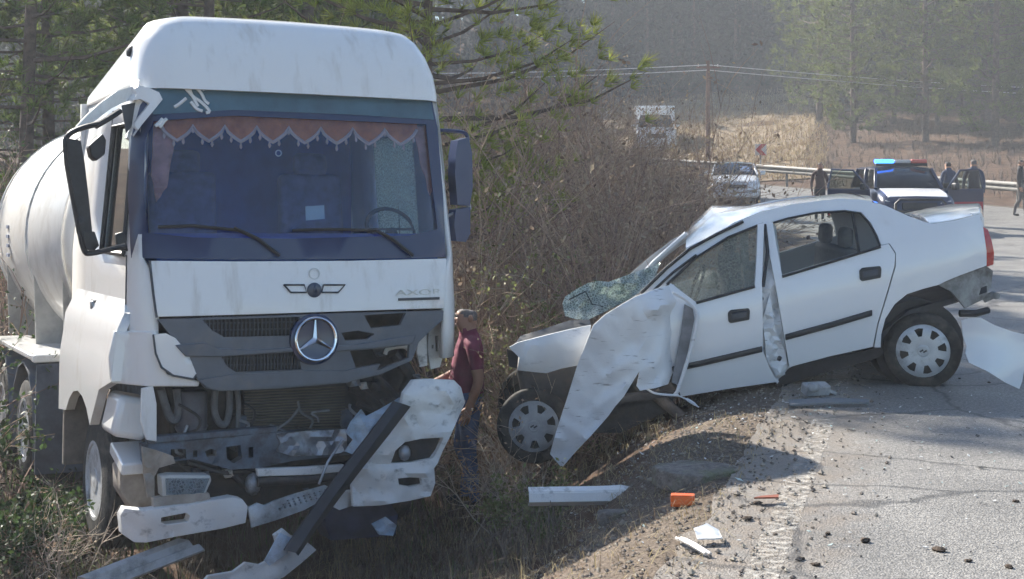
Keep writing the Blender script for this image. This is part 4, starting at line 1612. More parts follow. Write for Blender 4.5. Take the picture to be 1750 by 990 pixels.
# collapsed laminated windscreen folded over the scuttle
def wsm(x, y):
    n = noise.noise((x * .025, y * .03, 4)) + .6 * noise.noise((x * .07, y * .07, 8))
    return at(x, y, 12.05 + .5 * sstep(540, 460, y) * 0 + (540 - y) * .006 + .16 * n + .07 * abs(noise.noise((x * .05 + y * .03, y * .05, 2)))) - CO


SHAT = glass('shattered_glass', (.55, .66, .62), 1.0, .08, (.74, .82, .78), .42)
MB().sheet([(961, 519), (966, 507), (984, 495), (1004, 484), (1022, 480), (1040, 482), (1078, 468), (1128, 450), (1120, 472), (1108, 490), (1078, 510), (1040, 530), (1006, 546), (986, 546), (966, 540)], wsm, (0, .012, -.004), step=7).build('shattered_windscreen', SHAT, car, smooth=25)
mb = MB()
mb.tube([wsm(972, 512) + Vector((0, -.02, 0)), wsm(1000, 498) + Vector((0, -.02, 0)), wsm(1012, 520) + Vector((0, -.02, 0)), wsm(1030, 524) + Vector((0, -.02, 0))], .006, 5)
mb.build('wiper_arm', BLACKPL, car)
# engine bay, bonnet wreck
mb = MB()
mb.box(at(985, 640, CARC) - CO, (.95, 1.2, .5), Matrix.Rotation(RAD(-12), 3, 'Y'))
mb.build('engine_bay', ENGINE, car, bevel=.05)
mb = MB()
mb.box(at(1125, 560, CARC) - CO, (.28, 1.35, .55), Matrix.Rotation(RAD(-13), 3, 'Y'))
mb.build('dashboard', mat('dash_dark', (.05, .05, .055), .8), car, bevel=.06, seg=3)


def bon(x, y):
    n = noise.noise((x * .03, y * .04, 14))
    return at(x, y, 11.9 + (596 - y) * .012 + .12 * n) - CO


MB().sheet([(876, 592), (890, 574), (930, 562), (972, 548), (1008, 546), (1010, 558), (960, 574), (920, 588)], bon, (0, .02, -.01), step=9).build('crushed_bonnet', mat('bonnet_dark_grey', (.06, .065, .075), .6, var=.4, vscale=8), car, smooth=30)  # mottled dark grey sheet across the crushed front


def nose(x, y):
    n = noise.noise((x * .02, y * .03, 5)) - 1.6 * abs(noise.noise((x * .035 + y * .02, y * .02, 44)))
    return at(x, y, 11.56 + .10 * sstep(930, 870, x) * 0 + .10 * max(0, (930 - x) / 60) + .03 * n - .06 * math.sin(math.pi * min(1, max(0, (y - 556) / 80)))) - CO


MB().sheet([(870, 594), (884, 586), (930, 574), (975, 563), (1010, 556), (1006, 590), (992, 624), (960, 630), (934, 638), (910, 636), (884, 633), (888, 612)], nose, (0, .03, 0), step=11).build('front_wing', CARBENT, car, smooth=45, bevel=.005)
MB().sheet([(866, 598), (886, 606), (884, 632), (870, 628)], lambda x, y: nose(x, y) + Vector((0, .06, 0)), (0, .05, 0)).build('broken_headlamp', ENGINE, car)


def fen(x, y):
    # folded outwards: bulges towards the roadside in the middle
    s = (x - 940) / 230
    b = math.sin(math.pi * min(1, max(0, s)))
    n = .035 * noise.noise((x * .018, y * .018, 21)) + .05 * abs(noise.noise((x * .022 + y * .012, y * .016, 31))) - .03 * abs(noise.noise((x * .05, y * .03 - x * .02, 41)))
    cre = .05 * (1 - sstep(0, 14, abs((y - 525) - (1130 - x) * .35))) * sstep(1090, 1120, x)
    return at(x, y, 11.44 - .17 * b + n - cre + .16 * sstep(1130, 1172, x) + .10 * sstep(520, 484, y)) - CO


fend = MB().sheet([(1155, 486), (1166, 500), (1172, 514), (1169, 528), (1162, 566), (1150, 636), (1142, 657), (1118, 664), (1094, 668), (1088, 660), (1093, 634), (1066, 678), (1052, 694), (1039, 712), (1010, 745), (984, 772), (960, 800), (940, 776),
                   (950, 740), (958, 715), (967, 688), (985, 630), (998, 596), (1014, 556), (1034, 538), (1060, 522), (1084, 508), (1110, 498), (1132, 490)], fen, (0, .018, 0), step=9).build('torn_wing', CARBENT, car, smooth=32)
MB().sheet([(1170, 520), (1184, 528), (1187, 545), (1176, 600), (1160, 658), (1148, 654), (1152, 630), (1164, 570)], lambda x, y: at(x, y, 11.40) - CO, (0, .02, 0), step=9).build('wing_return', mat('wing_fold_shade_grey', (.20, .205, .22), .6, var=.3, vscale=8), fend, smooth=40)  # grey colour stands in for the shade inside the wing's fold
mb = MB()
mb.tube([at(q.x, q.y, 11.37) - CO for q in cr([(1150, 500, 0), (1172, 512, 0), (1190, 532, 0), (1190, 556, 0), (1178, 606, 0), (1158, 668, 0), (1152, 672, 0)], 4)], .015, 6)
mb.build('wing_flange', CARBENT, fend)
mb = MB()
mb.tube([at(q.x, q.y, 11.36) - CO for q in cr([(1104, 664, 0), (1118, 672, 0), (1140, 675, 0), (1160, 676, 0)], 4)], .010, 6)
mb.tube([at(q.x, q.y, 11.36) - CO for q in cr([(1158, 676, 0), (1176, 684, 0), (1194, 696, 0)], 4)], [.006] * 4 + [.014] * 3 + [.006] * 2, 6)
mb.build('torn_metal_strip', CARWHITE, fend)
# strut and wheelhouse
mb = MB()
mb.tube([at(1118, 672, 11.7) - CO, at(1150, 700, 11.65) - CO, at(1198, 738, 11.6) - CO], [.05, .045, .03], 10)
mb.build('suspension_strut', mat('rusty_strut', (.16, .13, .11), .8, var=.4, vscale=9), car)
MB().sheet([(980, 640), (1090, 640), (1150, 672), (1150, 700), (1060, 740), (1000, 740), (960, 700)], lambda x, y: at(x, y, 11.75) - CO, (0, .5, 0), step=20).build('wheelhouse', ENGINE, car, bevel=.02)


def car_wheel(parent, c, r, wd, rc, axis=(0, -1, 0), nwin=8, rot=0.2, cap_mat=SILVER):
    ax = Vector(axis).normalized()
    mb = MB()
    prof = [(-wd / 2, rc * 1.0), (-wd * .48, r * .85), (-wd * .38, r * .97), (-wd * .28, r), (-wd * .1, r), (-wd * .09, r * .98), (-wd * .05, r * .98), (-wd * .04, r), (wd * .04, r), (wd * .05, r * .98), (wd * .09, r * .98), (wd * .1, r),
            (wd * .28, r), (wd * .38, r * .97), (wd * .48, r * .85), (wd * .5, rc * 1.04), (wd * .42, rc * 1.0), (0, rc * .95)]
    mb.lathe(c, ax, prof, 44, close=True)
    w = mb.build('wheel', RUBBER, parent, smooth=40)
    u = ax.orthogonal().normalized()
    if abs(ax.x) < .9:
        u = (Vector((0, 0, 1)) - ax * ax.z).normalized()
    v = ax.cross(u)
    mb = MB().lathe(c, ax, [(wd * .12, rc * 1.0), (wd * .13, 0)], 24)
    mb.build('hubcap_backing', BLACKPL, w)  # plain black backing disc that makes the hubcap openings dark
    n = 48
    outer = [(rc * 1.03 * math.cos(2 * math.pi * k / n), rc * 1.03 * math.sin(2 * math.pi * k / n)) for k in range(n)]
    hs = []
    for k in range(nwin):
        a = rot + 2 * math.pi * k / nwin
        d = math.pi / nwin * .52
        hs.append([(rc * .86 * math.cos(a - d), rc * .86 * math.sin(a - d)), (rc * .88 * math.cos(a), rc * .88 * math.sin(a)), (rc * .86 * math.cos(a + d), rc * .86 * math.sin(a + d)), (rc * .56 * math.cos(a + d * .6), rc * .56 * math.sin(a + d * .6)),
                   (rc * .56 * math.cos(a - d * .6), rc * .56 * math.sin(a - d * .6))])

    def hm(x, y):
        rr_ = math.hypot(x, y) / rc
        return c + u * x + v * y + ax * (wd * .5 + .012 * math.sin(min(1, rr_) * math.pi) - .012 * sstep(.85, 1.03, rr_))
    mb = MB().sheet(outer, hm, ax * -.01, holes=hs, step=rc * .16)
    hc = mb.build('hubcap', cap_mat, w, smooth=40)
    MB().lathe(c + ax * (wd * .5 + .004), ax, [(0, rc * .24), (.008, rc * .23), (.010, rc * .17), (.006, rc * .16), (.006, 0)], 24).build('hub_badge', cap_mat, hc)
    mb = MB()
    for sg in (1, -1):
        mb.bar(c + ax * (wd * .5 + .013) + v * (rc * .13 * sg) + u * (-rc * .03 * sg), c + ax * (wd * .5 + .013) + u * (rc * .05 * sg), .012, .006, up=ax)
    mb.build('badge_mark', BLACKPL, hc)
    return w


rw = at(1576, 598, CARY + .12) - CO
car_wheel(car, rw, .298, .19, .206, (-.20, -1, .02), 8, .2)
car_wheel(car, Vector((rw.x, -rw.y, rw.z)), .298, .19, .206, (.1, 1, 0))
fw = at(913, 727, 11.72) - CO
car_wheel(car, fw, .298, .19, .200, (-.05, -1, .08), 7, .5, mat('dark_grey_hubcap', (.30, .31, .32), .6, var=.3, vscale=6))  # front hubcap in a darker, rougher grey than the rear one
car_wheel(car, Vector((fw.x, -fw.y, fw.z)), .298, .19, .200, (.1, 1, 0))
# black wheel well behind the rear wheel
MB().lathe(rw + Vector((0, .10, .03)), (0, 1, 0), [(0, .36), (.28, .36), (.28, 0)], 30).build('wheel_well', BLACKPL, car)

# seats, headrests, airbag remains
def seat(px, py, Y, back=False):
    mb = MB()
    M = Matrix.Rotation(RAD(-13), 3, 'Y')
    c = at(px, py, Y) - CO
    w = .5 if not back else 1.25
    mb.box(c + M @ Vector((.06, 0, .28 if not back else .18)), (.13, w, .62 if not back else .42), M @ Matrix.Rotation(RAD(16), 3, 'Y'))
    mb.box(c + M @ Vector((-.2, 0, -.02)), (.5, w, .16), M)
    for yy in ((0,) if not back else (-.38, .38)):
        mb.box(c + M @ Vector((.17 if not back else .12, yy, .69 if not back else .47)), (.09, .25, .17), M @ Matrix.Rotation(RAD(16), 3, 'Y'))
    mb.build('rear_seat' if back else 'front_seat', SEATM, car, bevel=.04, seg=3)


seat(1245, 555, 11.95)
seat(1245, 555, 12.72)
seat(1425, 500, CARC, True)


def bag(px, py, Y, s):
    MB().ball(at(px, py, Y) - CO, s, 14).build('airbag', mat('airbag_white', (.72, .72, .68), .9, bump=.6, bscale=14), car, smooth=80)


bag(1212, 478, 12.2, (.09, .14, .08))
mb = MB()
q = at(1190, 490, 11.95) - CO
mb.tube([q + Vector((.06 * math.sin(t), .18 * math.cos(t), .17 * math.sin(t))) for t in [2 * math.pi * k / 20 for k in range(21)]], .014, 6)
mb.build('steering_wheel', BLACKPL, car)

# ------------------------------------------------------------------ detached bumper skin standing behind the rear wheel
def dp(x, y):
    return at(x, y, 11.42 - .10 * math.sin((x - 1640) / 110 * math.pi * .9) - .05 * sstep(560, 660, y) + .25 * sstep(1640, 1668, x) * 0)


bp_ = MB().sheet([(1643, 548), (1656, 544), (1676, 543), (1700, 556), (1728, 566), (1752, 572), (1764, 590), (1758, 612), (1750, 634), (1747, 652), (1742, 665), (1718, 654), (1690, 636), (1656, 620), (1650, 604), (1652, 592), (1646, 575)], dp, (0, .012, 0), step=10).build('bumper_skin', CARWHITE, None, smooth=45)
tag(bp_, 'detached white bumper skin standing on the road behind the rear wheel', 'bumper')
# ------------------------------------------------------------------ vehicles further back
NAVYP = mat('police_navy', (.018, .028, .07), .3, coat=.6)
REDP = mat('police_red', (.42, .03, .04), .35, coat=.5)
WGL = glass('vehicle_glass', (.32, .38, .40), 1.1)
HLM = mat('headlamp_clear', (.75, .77, .78), .12, metal=.5, coat=.8)


def vehicle(name, label, cat, loc, rot, W, L, zh, belt, H, hood0, hood1, ws1, roof1, body, hoodm=None, front='car', grp=None):
    """a road vehicle facing -y: bonnet heights zh (front) / belt, windscreen from y=hood1 to ws1, roof to roof1"""
    t = empty(name, loc, rot)
    tag(t, label, cat, grp)
    hw = W / 2
    st = [(0, .78, .30, zh * .62), (.06, .90, .24, zh * .80), (.18, .97, .20, zh * .93), (.40, 1.0, .20, zh), (hood1 * .7, 1.0, .20, lerp(zh, belt, .6)), (hood1, 1.0, .20, belt), (L * .5, 1.0, .20, belt + .02), (L * .85, 1.0, .20, belt + .02),
          (L * .96, .97, .24, belt - .02), (L, .86, .32, belt * .75)]
    rows = []
    for y, k, zb, zt in st:
        h = hw * k
        zm = lerp(zb, zt, .55)
        rows.append([Vector((x, y, z)) for x, z in ((-h * .86, zb), (-h * .97, zb + .08), (-h, zm), (-h * .985, zt - .14), (-h * .93, zt - .04), (-h * .80, zt), (-h * .4, zt + .02), (0, zt + .03), (h * .4, zt + .02), (h * .80, zt), (h * .93, zt - .04), (h * .985, zt - .14), (h, zm), (h * .97, zb + .08), (h * .86, zb))])
    mb = MB()
    mb.grid(rows, closed=True)
    n = len(rows[0])
    mb.f.append(tuple(range(n))[::-1]); mb.m.append(0)
    mb.f.append(tuple(range(len(mb.v) - n, len(mb.v)))); mb.m.append(0)
    mb.build('body', body, t, smooth=50)
    if hoodm:
        hr = []
        for y, k, zb, zt in [q for q in st if .15 < q[0] <= hood1 + .01]:
            hr.append([Vector((hw * k * f, y, zt + .012 + .02 * (1 - abs(f)))) for f in (-.80, -.4, 0, .4, .80)])
        MB().slab(hr, (0, 0, -.02)).build('bonnet', hoodm, t, smooth=50)
    # greenhouse
    tw = hw * .76
    bw = hw * .90
    mb = MB()
    rr = [[Vector((x, y, H - .05 * (abs(x) / tw) ** 2 - (.03 if y in (ws1, roof1) else 0))) for x in (-tw, -tw * .5, 0, tw * .5, tw)] for y in (ws1, ws1 + .3, (ws1 + roof1) / 2, roof1 - .3, roof1)]
    mb.slab(rr, (0, 0, -.05))
    rf = mb.build('roof', body, t, smooth=50)
    yb = L * .96
    for s in (-1, 1):
        mid0, mid1 = (hood1 + yb) * .48, (ws1 + roof1) * .5
        for a, b in (((s * bw, hood1, belt), (s * tw, ws1, H - .08)), ((s * bw, mid0, belt), (s * tw, mid1, H - .08)), ((s * bw, yb, belt), (s * tw, roof1, H - .08))):
            MB().bar(a, b, .07, .06).build('roof_pillar', body, t, bevel=.01)
        MB().slab([[Vector((s * bw * .98, hood1 + .1, belt)), Vector((s * bw * .98, yb - .1, belt))], [Vector((s * tw * .98, ws1 + .05, H - .09)), Vector((s * tw * .98, roof1 - .08, H - .09))]], (-s * .01, 0, 0)).build('side_glass', WGL, t)
        # wheels
        for y in (L * .19, L * .80):
            car_wheel_x(t, Vector((s * (hw - .10), y, .34)), .34, .22, .21, s)
        MB().sheet([(s * hw * .55, zh * .80), (s * hw * .86, zh * .86), (s * hw * .88, zh * .68), (s * hw * .60, zh * .64)], lambda x, z: Vector((x, .03 + .16 * (abs(x) / hw) ** 4, z)), (0, .10, 0)).build('headlamp', HLM, t, bevel=.015)
        # door mirror
        mb = MB()
        mb.box((s * (hw + .10), hood1 + .25, belt + .08), (.20, .10, .14))
        mb.build('door_mirror', BLACKPL if front == 'suv' else body, t, bevel=.03)
    MB().slab([[Vector((-bw * .95, hood1 - .02, belt + .01)), Vector((0, hood1 - .10, belt + .02)), Vector((bw * .95, hood1 - .02, belt + .01))], [Vector((-tw * .96, ws1, H - .09)), Vector((0, ws1 - .06, H - .06)), Vector((tw * .96, ws1, H - .09))]], (0, .01, 0)).build('windscreen', WGL, t, smooth=60)
    MB().slab([[Vector((-bw * .95, yb, belt)), Vector((bw * .95, yb, belt))], [Vector((-tw * .95, roof1, H - .09)), Vector((tw * .95, roof1, H - .09))]], (0, -.01, 0)).build('rear_glass', WGL, t)
    gz = zh * .72
    MB().box((0, .03, gz), (W * .46, .08, zh * .17)).build('grille', BLACKPL, t, bevel=.02)
    MB().box((0, .01, zh * .38), (W * .80, .10, zh * .20)).build('bumper', DARKGREY if front == 'suv' else body, t, bevel=.03)
    MB().box((0, -.05, zh * .40), (.50, .02, .11)).build('number_plate', mat('plate_white', (.75, .75, .75), .5), t)
    for s in (-1, 1):
        MB().box((s * .42, hood1 + .75, belt - .05), (.48, .14, .9)).build('seat', SEATM, t, bevel=.05)
    return t, rf


def car_wheel_x(parent, c, r, wd, rc, s):
    mb = MB()
    mb.lathe(c, (1, 0, 0), [(-wd / 2, rc), (-wd * .45, r * .9), (-wd * .3, r), (wd * .3, r), (wd * .45, r * .9), (wd / 2, rc), (0, rc * .9)], 28, close=True)
    w = mb.build('wheel', RUBBER, parent, smooth=40)
    mb = MB().lathe(c, (s, 0, 0), [(wd * .4, rc), (wd * .42, rc * .8), (wd * .3, rc * .5), (wd * .4, 0)], 20)
    mb.build('rim', SILVER, w, smooth=40)


def place(px, Y):
    x = (px - CX) * Y / FPX
    return x, Y


# police off-roader with its front doors open
SY = 35.5
sx_ = (1572 - CX) * SY / FPX
suv, suv_roof = vehicle('police_car', 'dark blue police off-roader with open front doors and blue roof light bar', 'police car', (sx_, SY, z_road(SY)), (0, 0, RAD(-2)), 1.84, 4.3, 1.02, 1.14, 1.72, .3, 1.15, 1.72, 3.95, NAVYP, mat('bonnet_white', (.78, .78, .78), .25, coat=.6), 'suv')
lb_ = empty('light_bar', (0, 0, 0), parent=suv)
MB().box((0, 2.0, 1.745), (1.30, .24, .07)).build('light_bar_base', BLACKPL, lb_, bevel=.01)
MB().box((-.43, 2.0, 1.83), (.46, .26, .10)).build('blue_lamp', mat('blue_beacon', (.02, .08, .7), .2, emis=(.03, .18, 1.0), estr=3.0), lb_, bevel=.03)
MB().box((.02, 2.0, 1.825), (.42, .26, .09)).build('clear_lamp', mat('clear_beacon', (.5, .5, .5), .2), lb_, bevel=.03)
MB().box((.44, 2.0, 1.83), (.40, .26, .10)).build('red_lamp', mat('red_beacon', (.55, .12, .10), .25, coat=.5), lb_, bevel=.03)
for x in (-.5, -.2, .15, .45):
    MB().lathe((x, -.03, .50), (0, -1, 0), [(0, .07), (.05, .07), (.06, .05), (.06, 0)], 12).build('bull_bar_lamp', HLM, suv)
mb = MB()
mb.tube([(-.62, -.08, .35), (-.60, -.1, .80), (-.5, -.1, .9), (.5, -.1, .9), (.60, -.1, .80), (.62, -.08, .35)], .035, 8)
mb.tube([(-.6, -.1, .62), (.6, -.1, .62)], .03, 8)
mb.build('bull_bar', BLACKPL, suv)
for s in (-1, 1):
    ang = RAD(72) * s
    dr = empty('front_door', (s * .95, 1.20, 0), (0, 0, -ang), parent=suv)
    # door local: hinge at origin, extends +y
    MB().box((0, .53, .78), (.06, 1.06, .72)).build('door_panel', NAVYP, dr, bevel=.03)
    MB().box((s * .004, .53, .62), (.068, 1.0, .38)).build('door_stripe', REDP, dr, bevel=.01)
    mb = MB()
    mb.tube([(0, .03, 1.14), (-s * .05, .42, 1.60), (-s * .05, .95, 1.62), (0, 1.05, 1.14)], .03, 6)
    mb.build('door_frame', NAVYP, dr)
    MB().sheet([(.06, 1.14), (.43, 1.58), (.94, 1.60), (1.03, 1.14)], lambda y, z, s=s: Vector((-s * .02, y, z)), (.006, 0, 0)).build('door_glass', glass('door_glass', (.68, .74, .72), 1.0), dr)
    MB().box((s * .16, .16, 1.20), (.22, .12, .17)).build('wing_mirror', BLACKPL, dr, bevel=.03)
    MB().bar((-s * .045, .1, .95), (-s * .045, .95, .95), .05, .10).build('door_trim', DARKGREY, dr)

WC_Y = 50
vehicle('parked_car', 'white saloon car facing us at the bend beside the brown thicket', 'car', ((1256 - CX) * WC_Y / FPX, WC_Y, z_road(WC_Y) + .05), (0, 0, RAD(-8)), 1.75, 4.3, .82, .98, 1.46, .3, 1.25, 2.0, 3.3, CARWHITE)
# small white lorry on the slope
LY = 83
lt, lrf = vehicle('delivery_lorry', 'white lorry half hidden by the thicket on the slope above the bend', 'lorry', ((1121 - CX) * LY / FPX, LY, 2.35), (0, 0, RAD(-4)), 2.35, 6.5, 1.45, 1.55, 2.35, .2, .5, .9, 2.0, WHITE)
MB().box((0, 4.3, 1.9), (2.3, 4.2, 1.9)).build('cargo_box', WHITE, lt, bevel=.05)
MB().box((0, .9, 2.62), (1.75, .5, .12)).build('roof_rack', WHITE, lt, bevel=.03)
for x in (-.7, .7):
    MB().tube([(x, .9, 2.3), (x, .9, 2.6)], .04, 6).build('rack_post', STEEL, lt)

# ------------------------------------------------------------------ guard rail along the outside of the bend
GALV = mat('galvanised_rail', (.17, .165, .155), .6, metal=.2, var=.25, vscale=3, dirt=(.22, .20, .17), dscale=4, dlo=.5, dhi=.8)
gpts = []
yy = 40.0
while yy < 72:
    gpts.append(Vector((edge_r(yy) + .8, yy, smooth_tab(ZHILL, yy, 4) + .02)))
    yy += .8
gr = empty('guard_rail', gpts[0])
tag(gr, 'grey steel guard rail curving along the outside of the bend', 'guard rail')
G0 = gpts[0].copy()
rows = []
for i, p in enumerate(gpts):
    d = (gpts[min(i + 1, len(gpts) - 1)] - gpts[max(i - 1, 0)]).normalized()
    nn = Vector((-d.y, d.x, 0)).normalized()      # towards the road
    if nn.x > 0:
        nn = -nn
    rows.append([p - G0 + nn * o + Vector((0, 0, z)) for o, z in ((.0, .46), (.07, .52), (.07, .56), (.0, .61), (.0, .64), (.07, .69), (.07, .73), (.0, .79))])
MB().slab(rows, (.01, .01, 0)).build('rail_beam', GALV, gr, smooth=30)
acc = 0
for i in range(0, len(gpts), 3):
    p = gpts[i] - G0
    MB().box(p + Vector((.06, .06, .33)), (.09, .07, .86)).build('rail_post', GALV, gr)

# ------------------------------------------------------------------ bend sign
SGY = 67.0
sg0 = Vector(((1300 - CX) * SGY / FPX, SGY, 0))
sg0.z = z_ground(sg0.x, sg0.y)
sg = empty('chevron_sign', sg0)
tag(sg, 'small red chevron road sign on a post in front of the field', 'road sign')
zt = 1.75 + (282 - 256) * SGY / FPX - sg0.z
mb = MB().tube([(0, .03, 0), (0, .03, zt + .2)], .035, 8)
mb.build('post', STEEL, sg)
MB().box((0, 0, zt), (.52, .02, .52)).build('sign_board', mat('sign_white', (.55, .50, .48), .5), sg)
MB().sheet([(.26, zt + .26), (.02, zt + .26), (-.24, zt), (.02, zt - .26), (.26, zt - .26), (.02, zt)], lambda x, z: Vector((x, -.016, z)), (0, .004, 0)).build('chevron', mat('sign_red', (.45, .03, .03), .5), sg)

# ------------------------------------------------------------------ utility pole with wires
PY = 76.0
p0 = Vector(((1210 - CX) * PY / FPX, PY, 0))
p0.z = z_ground(p0.x, p0.y)
pole = empty('utility_pole', p0)
tag(pole, 'thin brown wooden utility pole standing before the dry field', 'utility pole')
top = 1.75 + (282 - 104) * PY / FPX - p0.z
MB().tube([(0, 0, 0), (0, 0, top * .5), (0, 0, top)], [.14, .12, .09], 10).build('post', mat('pole_wood', (.16, .085, .055), .9, var=.3, vscale=4), pole)
MB().box((0, 0, top - .35), (1.2, .09, .09)).build('crossarm', mat('pole_wood'), pole)
mb = MB()
for x in (-.5, 0, .5):
    MB().lathe((x, 0, top - .3), (0, 0, 1), [(0, .03), (.05, .05), (.1, .03), (.13, .02), (.13, 0)], 10).build('insulator', mat('porcelain', (.6, .58, .55), .3), pole)
WIRE = mat('aluminium_wire', (.62, .62, .62), .35, metal=.3)
for i, (lx, ly, rx, ry) in enumerate(((1000, 109, 1345, 126), (1000, 117, 1345, 137))):
    a, m, b = at(lx - 900, ly - 6, PY - 14), at(1210, 111 + i * 9, PY), at(rx + 900, ry + 30, PY + 12)
    pts = []
    for A, B in ((a, m), (m, b)):
        for k in range(14):
            f = k / 13
            q = A.lerp(B, f)
            q.z -= .5 * math.sin(math.pi * f)
            pts.append(q)
    w = MB().tube(pts, .022, 5).build('overhead_wire', WIRE)
    tag(w, ('upper' if i == 0 else 'lower') + ' of the two pale overhead wires strung from the brown pole', 'wire', 'overhead wires')
# ------------------------------------------------------------------ people
SKIN = mat('skin_tan', (.40, .22, .15), .55, var=.12, vscale=10)
HAIRG = mat('hair_grey', (.16, .14, .13), .8, var=.4, vscale=60)
HAIRD = mat('hair_dark', (.02, .017, .015), .7)


def person(name, label, loc, heading, H, cols, pose=None, short=False, hair=HAIRG, belly=0.0, subs=2):
    """cols: (shirt, trousers, shoes); faces local -y; heading turns about z"""
    root = empty(name, loc, (0, 0, heading))
    tag(root, label, 'person')
    k = H / 1.75
    P, Rr, E, Z = [], [], [], []
    idx = {}

    def v(n, p, r):
        idx[n] = len(P)
        P.append(Vector(p))
        Rr.append(r)

    def e(a, b, z):
        E.append((idx[a], idx[b]))
        Z.append(z)
    v('pelvis', (0, 0, .95), (.155, .115))
    v('waist', (0, -.01 - belly * .4, 1.10), (.15 + belly * .3, .115 + belly))
    v('chest', (0, 0, 1.29), (.165, .12 + belly * .3))
    v('nbase', (0, .015, 1.44), (.085, .075))
    v('neck', (0, .0, 1.51), (.056, .058))
    v('jaw', (0, -.025, 1.575), (.064, .076))
    v('head', (0, -.015, 1.645), (.074, .094))
    v('crown', (0, -.005, 1.70), (.062, .078))
    v('nose', (0, -.118, 1.615), (.012, .014))
    pose = pose or {}
    for s, S in ((-1, 'L'), (1, 'R')):
        v('sho' + S, (s * .165, .01, 1.405), (.062, .066))
        v('uarm' + S, pose.get('uarm' + S, (s * .215, .015, 1.27)), (.055, .058))
        v('elb' + S, pose.get('elb' + S, (s * .245, .03, 1.12)), (.043, .045))
        v('fore' + S, pose.get('fore' + S, (s * .25, .0, 1.02)), (.040, .042))
        v('wri' + S, pose.get('wri' + S, (s * .25, -.04, .89)), (.026, .030))
        w = P[-1]
        d = (w - P[idx['fore' + S]]).normalized()
        sd = Vector((0, 1, 0)) if abs(d.y) < .8 else Vector((1, 0, 0))
        sd = (sd - d * sd.dot(d)).normalized()
        v('palm' + S, w + d * .065, (.020, .038))
        for f in range(4):
            o = (f - 1.5) * .021
            ln = (.068, .080, .074, .058)[f]
            b = w + d * .095 + sd * o
            inn = Vector((-s * .012, 0, 0))
            v('k%d%s' % (f, S), b, (.010, .011))
            v('m%d%s' % (f, S), b + d * ln * .5 + inn * .6, (.0088, .0088))
            v('t%d%s' % (f, S), b + d * ln + inn * 2.2, (.0072, .0072))
        tb = w + d * .035 - sd * .034
        v('th0' + S, tb, (.012, .012))
        v('th1' + S, tb + d * .035 - sd * .022 + Vector((-s * .012, 0, 0)), (.0105, .0105))
        v('th2' + S, tb + d * .065 - sd * .026 + Vector((-s * .022, 0, 0)), (.0085, .0085))
        v('hip' + S, (s * .085, .0, .88), (.098, .105))
        v('thi' + S, pose.get('thi' + S, (s * .095, -.01, .70)), (.080, .085))
        v('kne' + S, pose.get('kne' + S, (s * .10, -.01, .50)), (.060, .062))
        v('cal' + S, pose.get('cal' + S, (s * .10, .015, .33)), (.055, .058))
        v('ank' + S, pose.get('ank' + S, (s * .10, .03, .10)), (.044, .048))
        a = P[-1]
        v('heel' + S, a + Vector((0, .02, -.055)), (.038, .042))
        v('toe' + S, a + Vector((s * .015, -.15, -.06)), (.040, .032))
    for a, b, z in (('pelvis', 'waist', 1), ('waist', 'chest', 1), ('chest', 'nbase', 1), ('nbase', 'neck', 0), ('neck', 'jaw', 0), ('jaw', 'head', 0), ('head', 'crown', 0), ('jaw', 'nose', 0)):
        e(a, b, z)
    for S in 'LR':
        e('nbase', 'sho' + S, 1)
        e('sho' + S, 'uarm' + S, 1)
        e('uarm' + S, 'elb' + S, 1 if not short else 5)
        e('elb' + S, 'fore' + S, 0 if short else 1)
        e('fore' + S, 'wri' + S, 0 if short else 1)
        e('wri' + S, 'palm' + S, 0)
        for f in range(4):
            e('palm' + S, 'k%d%s' % (f, S), 0)
            e('k%d%s' % (f, S), 'm%d%s' % (f, S), 0)
            e('m%d%s' % (f, S), 't%d%s' % (f, S), 0)
        e('wri' + S, 'th0' + S, 0)
        e('th0' + S, 'th1' + S, 0)
        e('th1' + S, 'th2' + S, 0)
        e('pelvis', 'hip' + S, 2)
        e('hip' + S, 'thi' + S, 2)
        e('thi' + S, 'kne' + S, 2)
        e('kne' + S, 'cal' + S, 2)
        e('cal' + S, 'ank' + S, 2)
        e('ank' + S, 'heel' + S, 3)
        e('heel' + S, 'toe' + S, 3)
    me = bpy.data.meshes.new('skeleton')
    me.from_pydata([tuple(p) for p in P], E, [])
    ob = bpy.data.objects.new('skeleton', me)
    COL.objects.link(ob)
    ob.modifiers.new('skin', 'SKIN')
    sk = me.skin_vertices[0].data
    for i, r in enumerate(Rr):
        sk[i].radius = r
    sk[idx['pelvis']].use_root = True
    sb = ob.modifiers.new('sub', 'SUBSURF')
    sb.levels = subs
    sb.render_levels = subs
    dg = bpy.context.evaluated_depsgraph_get()
    dg.update()
    nm = bpy.data.meshes.new_from_object(ob.evaluated_get(dg))
    bpy.data.objects.remove(ob)
    nm.name = 'body'
    nm.materials.clear()
    for m in (SKIN, cols[0], cols[1], cols[2], hair):
        nm.materials.append(m)
    seg = [(P[a], P[b], (sum(Rr[a]) + sum(Rr[b])) / 4, z) for (a, b), z in zip(E, Z)]
    mi = []
    for f in nm.polygons:
        c = f.center
        best, bz = 1e9, 1
        for a, b, r, z in seg:
            ab = b - a
            t = max(0, min(1, (c - a).dot(ab) / ab.length_squared))
            q = (c - (a + ab * t)).length - r
            if q < best:
                best, bz = q, z
                if z == 5:
                    bz = 1 if t < .45 else 0
        if bz == 0 and c.z > 1.60 and c.y > .02 - (c.z - 1.60) * 1.2:
            bz = 4
        if bz == 1 and c.z < .99 and abs(c.x) < .20:
            bz = 2
        mi.append(bz)
    nm.polygons.foreach_set('material_index', mi)
    nm.polygons.foreach_set('use_smooth', [True] * len(nm.polygons))
    nm.transform(Matrix.Scale(k, 4))
    body = bpy.data.objects.new('body', nm)
    COL.objects.link(body)
    body.parent = root
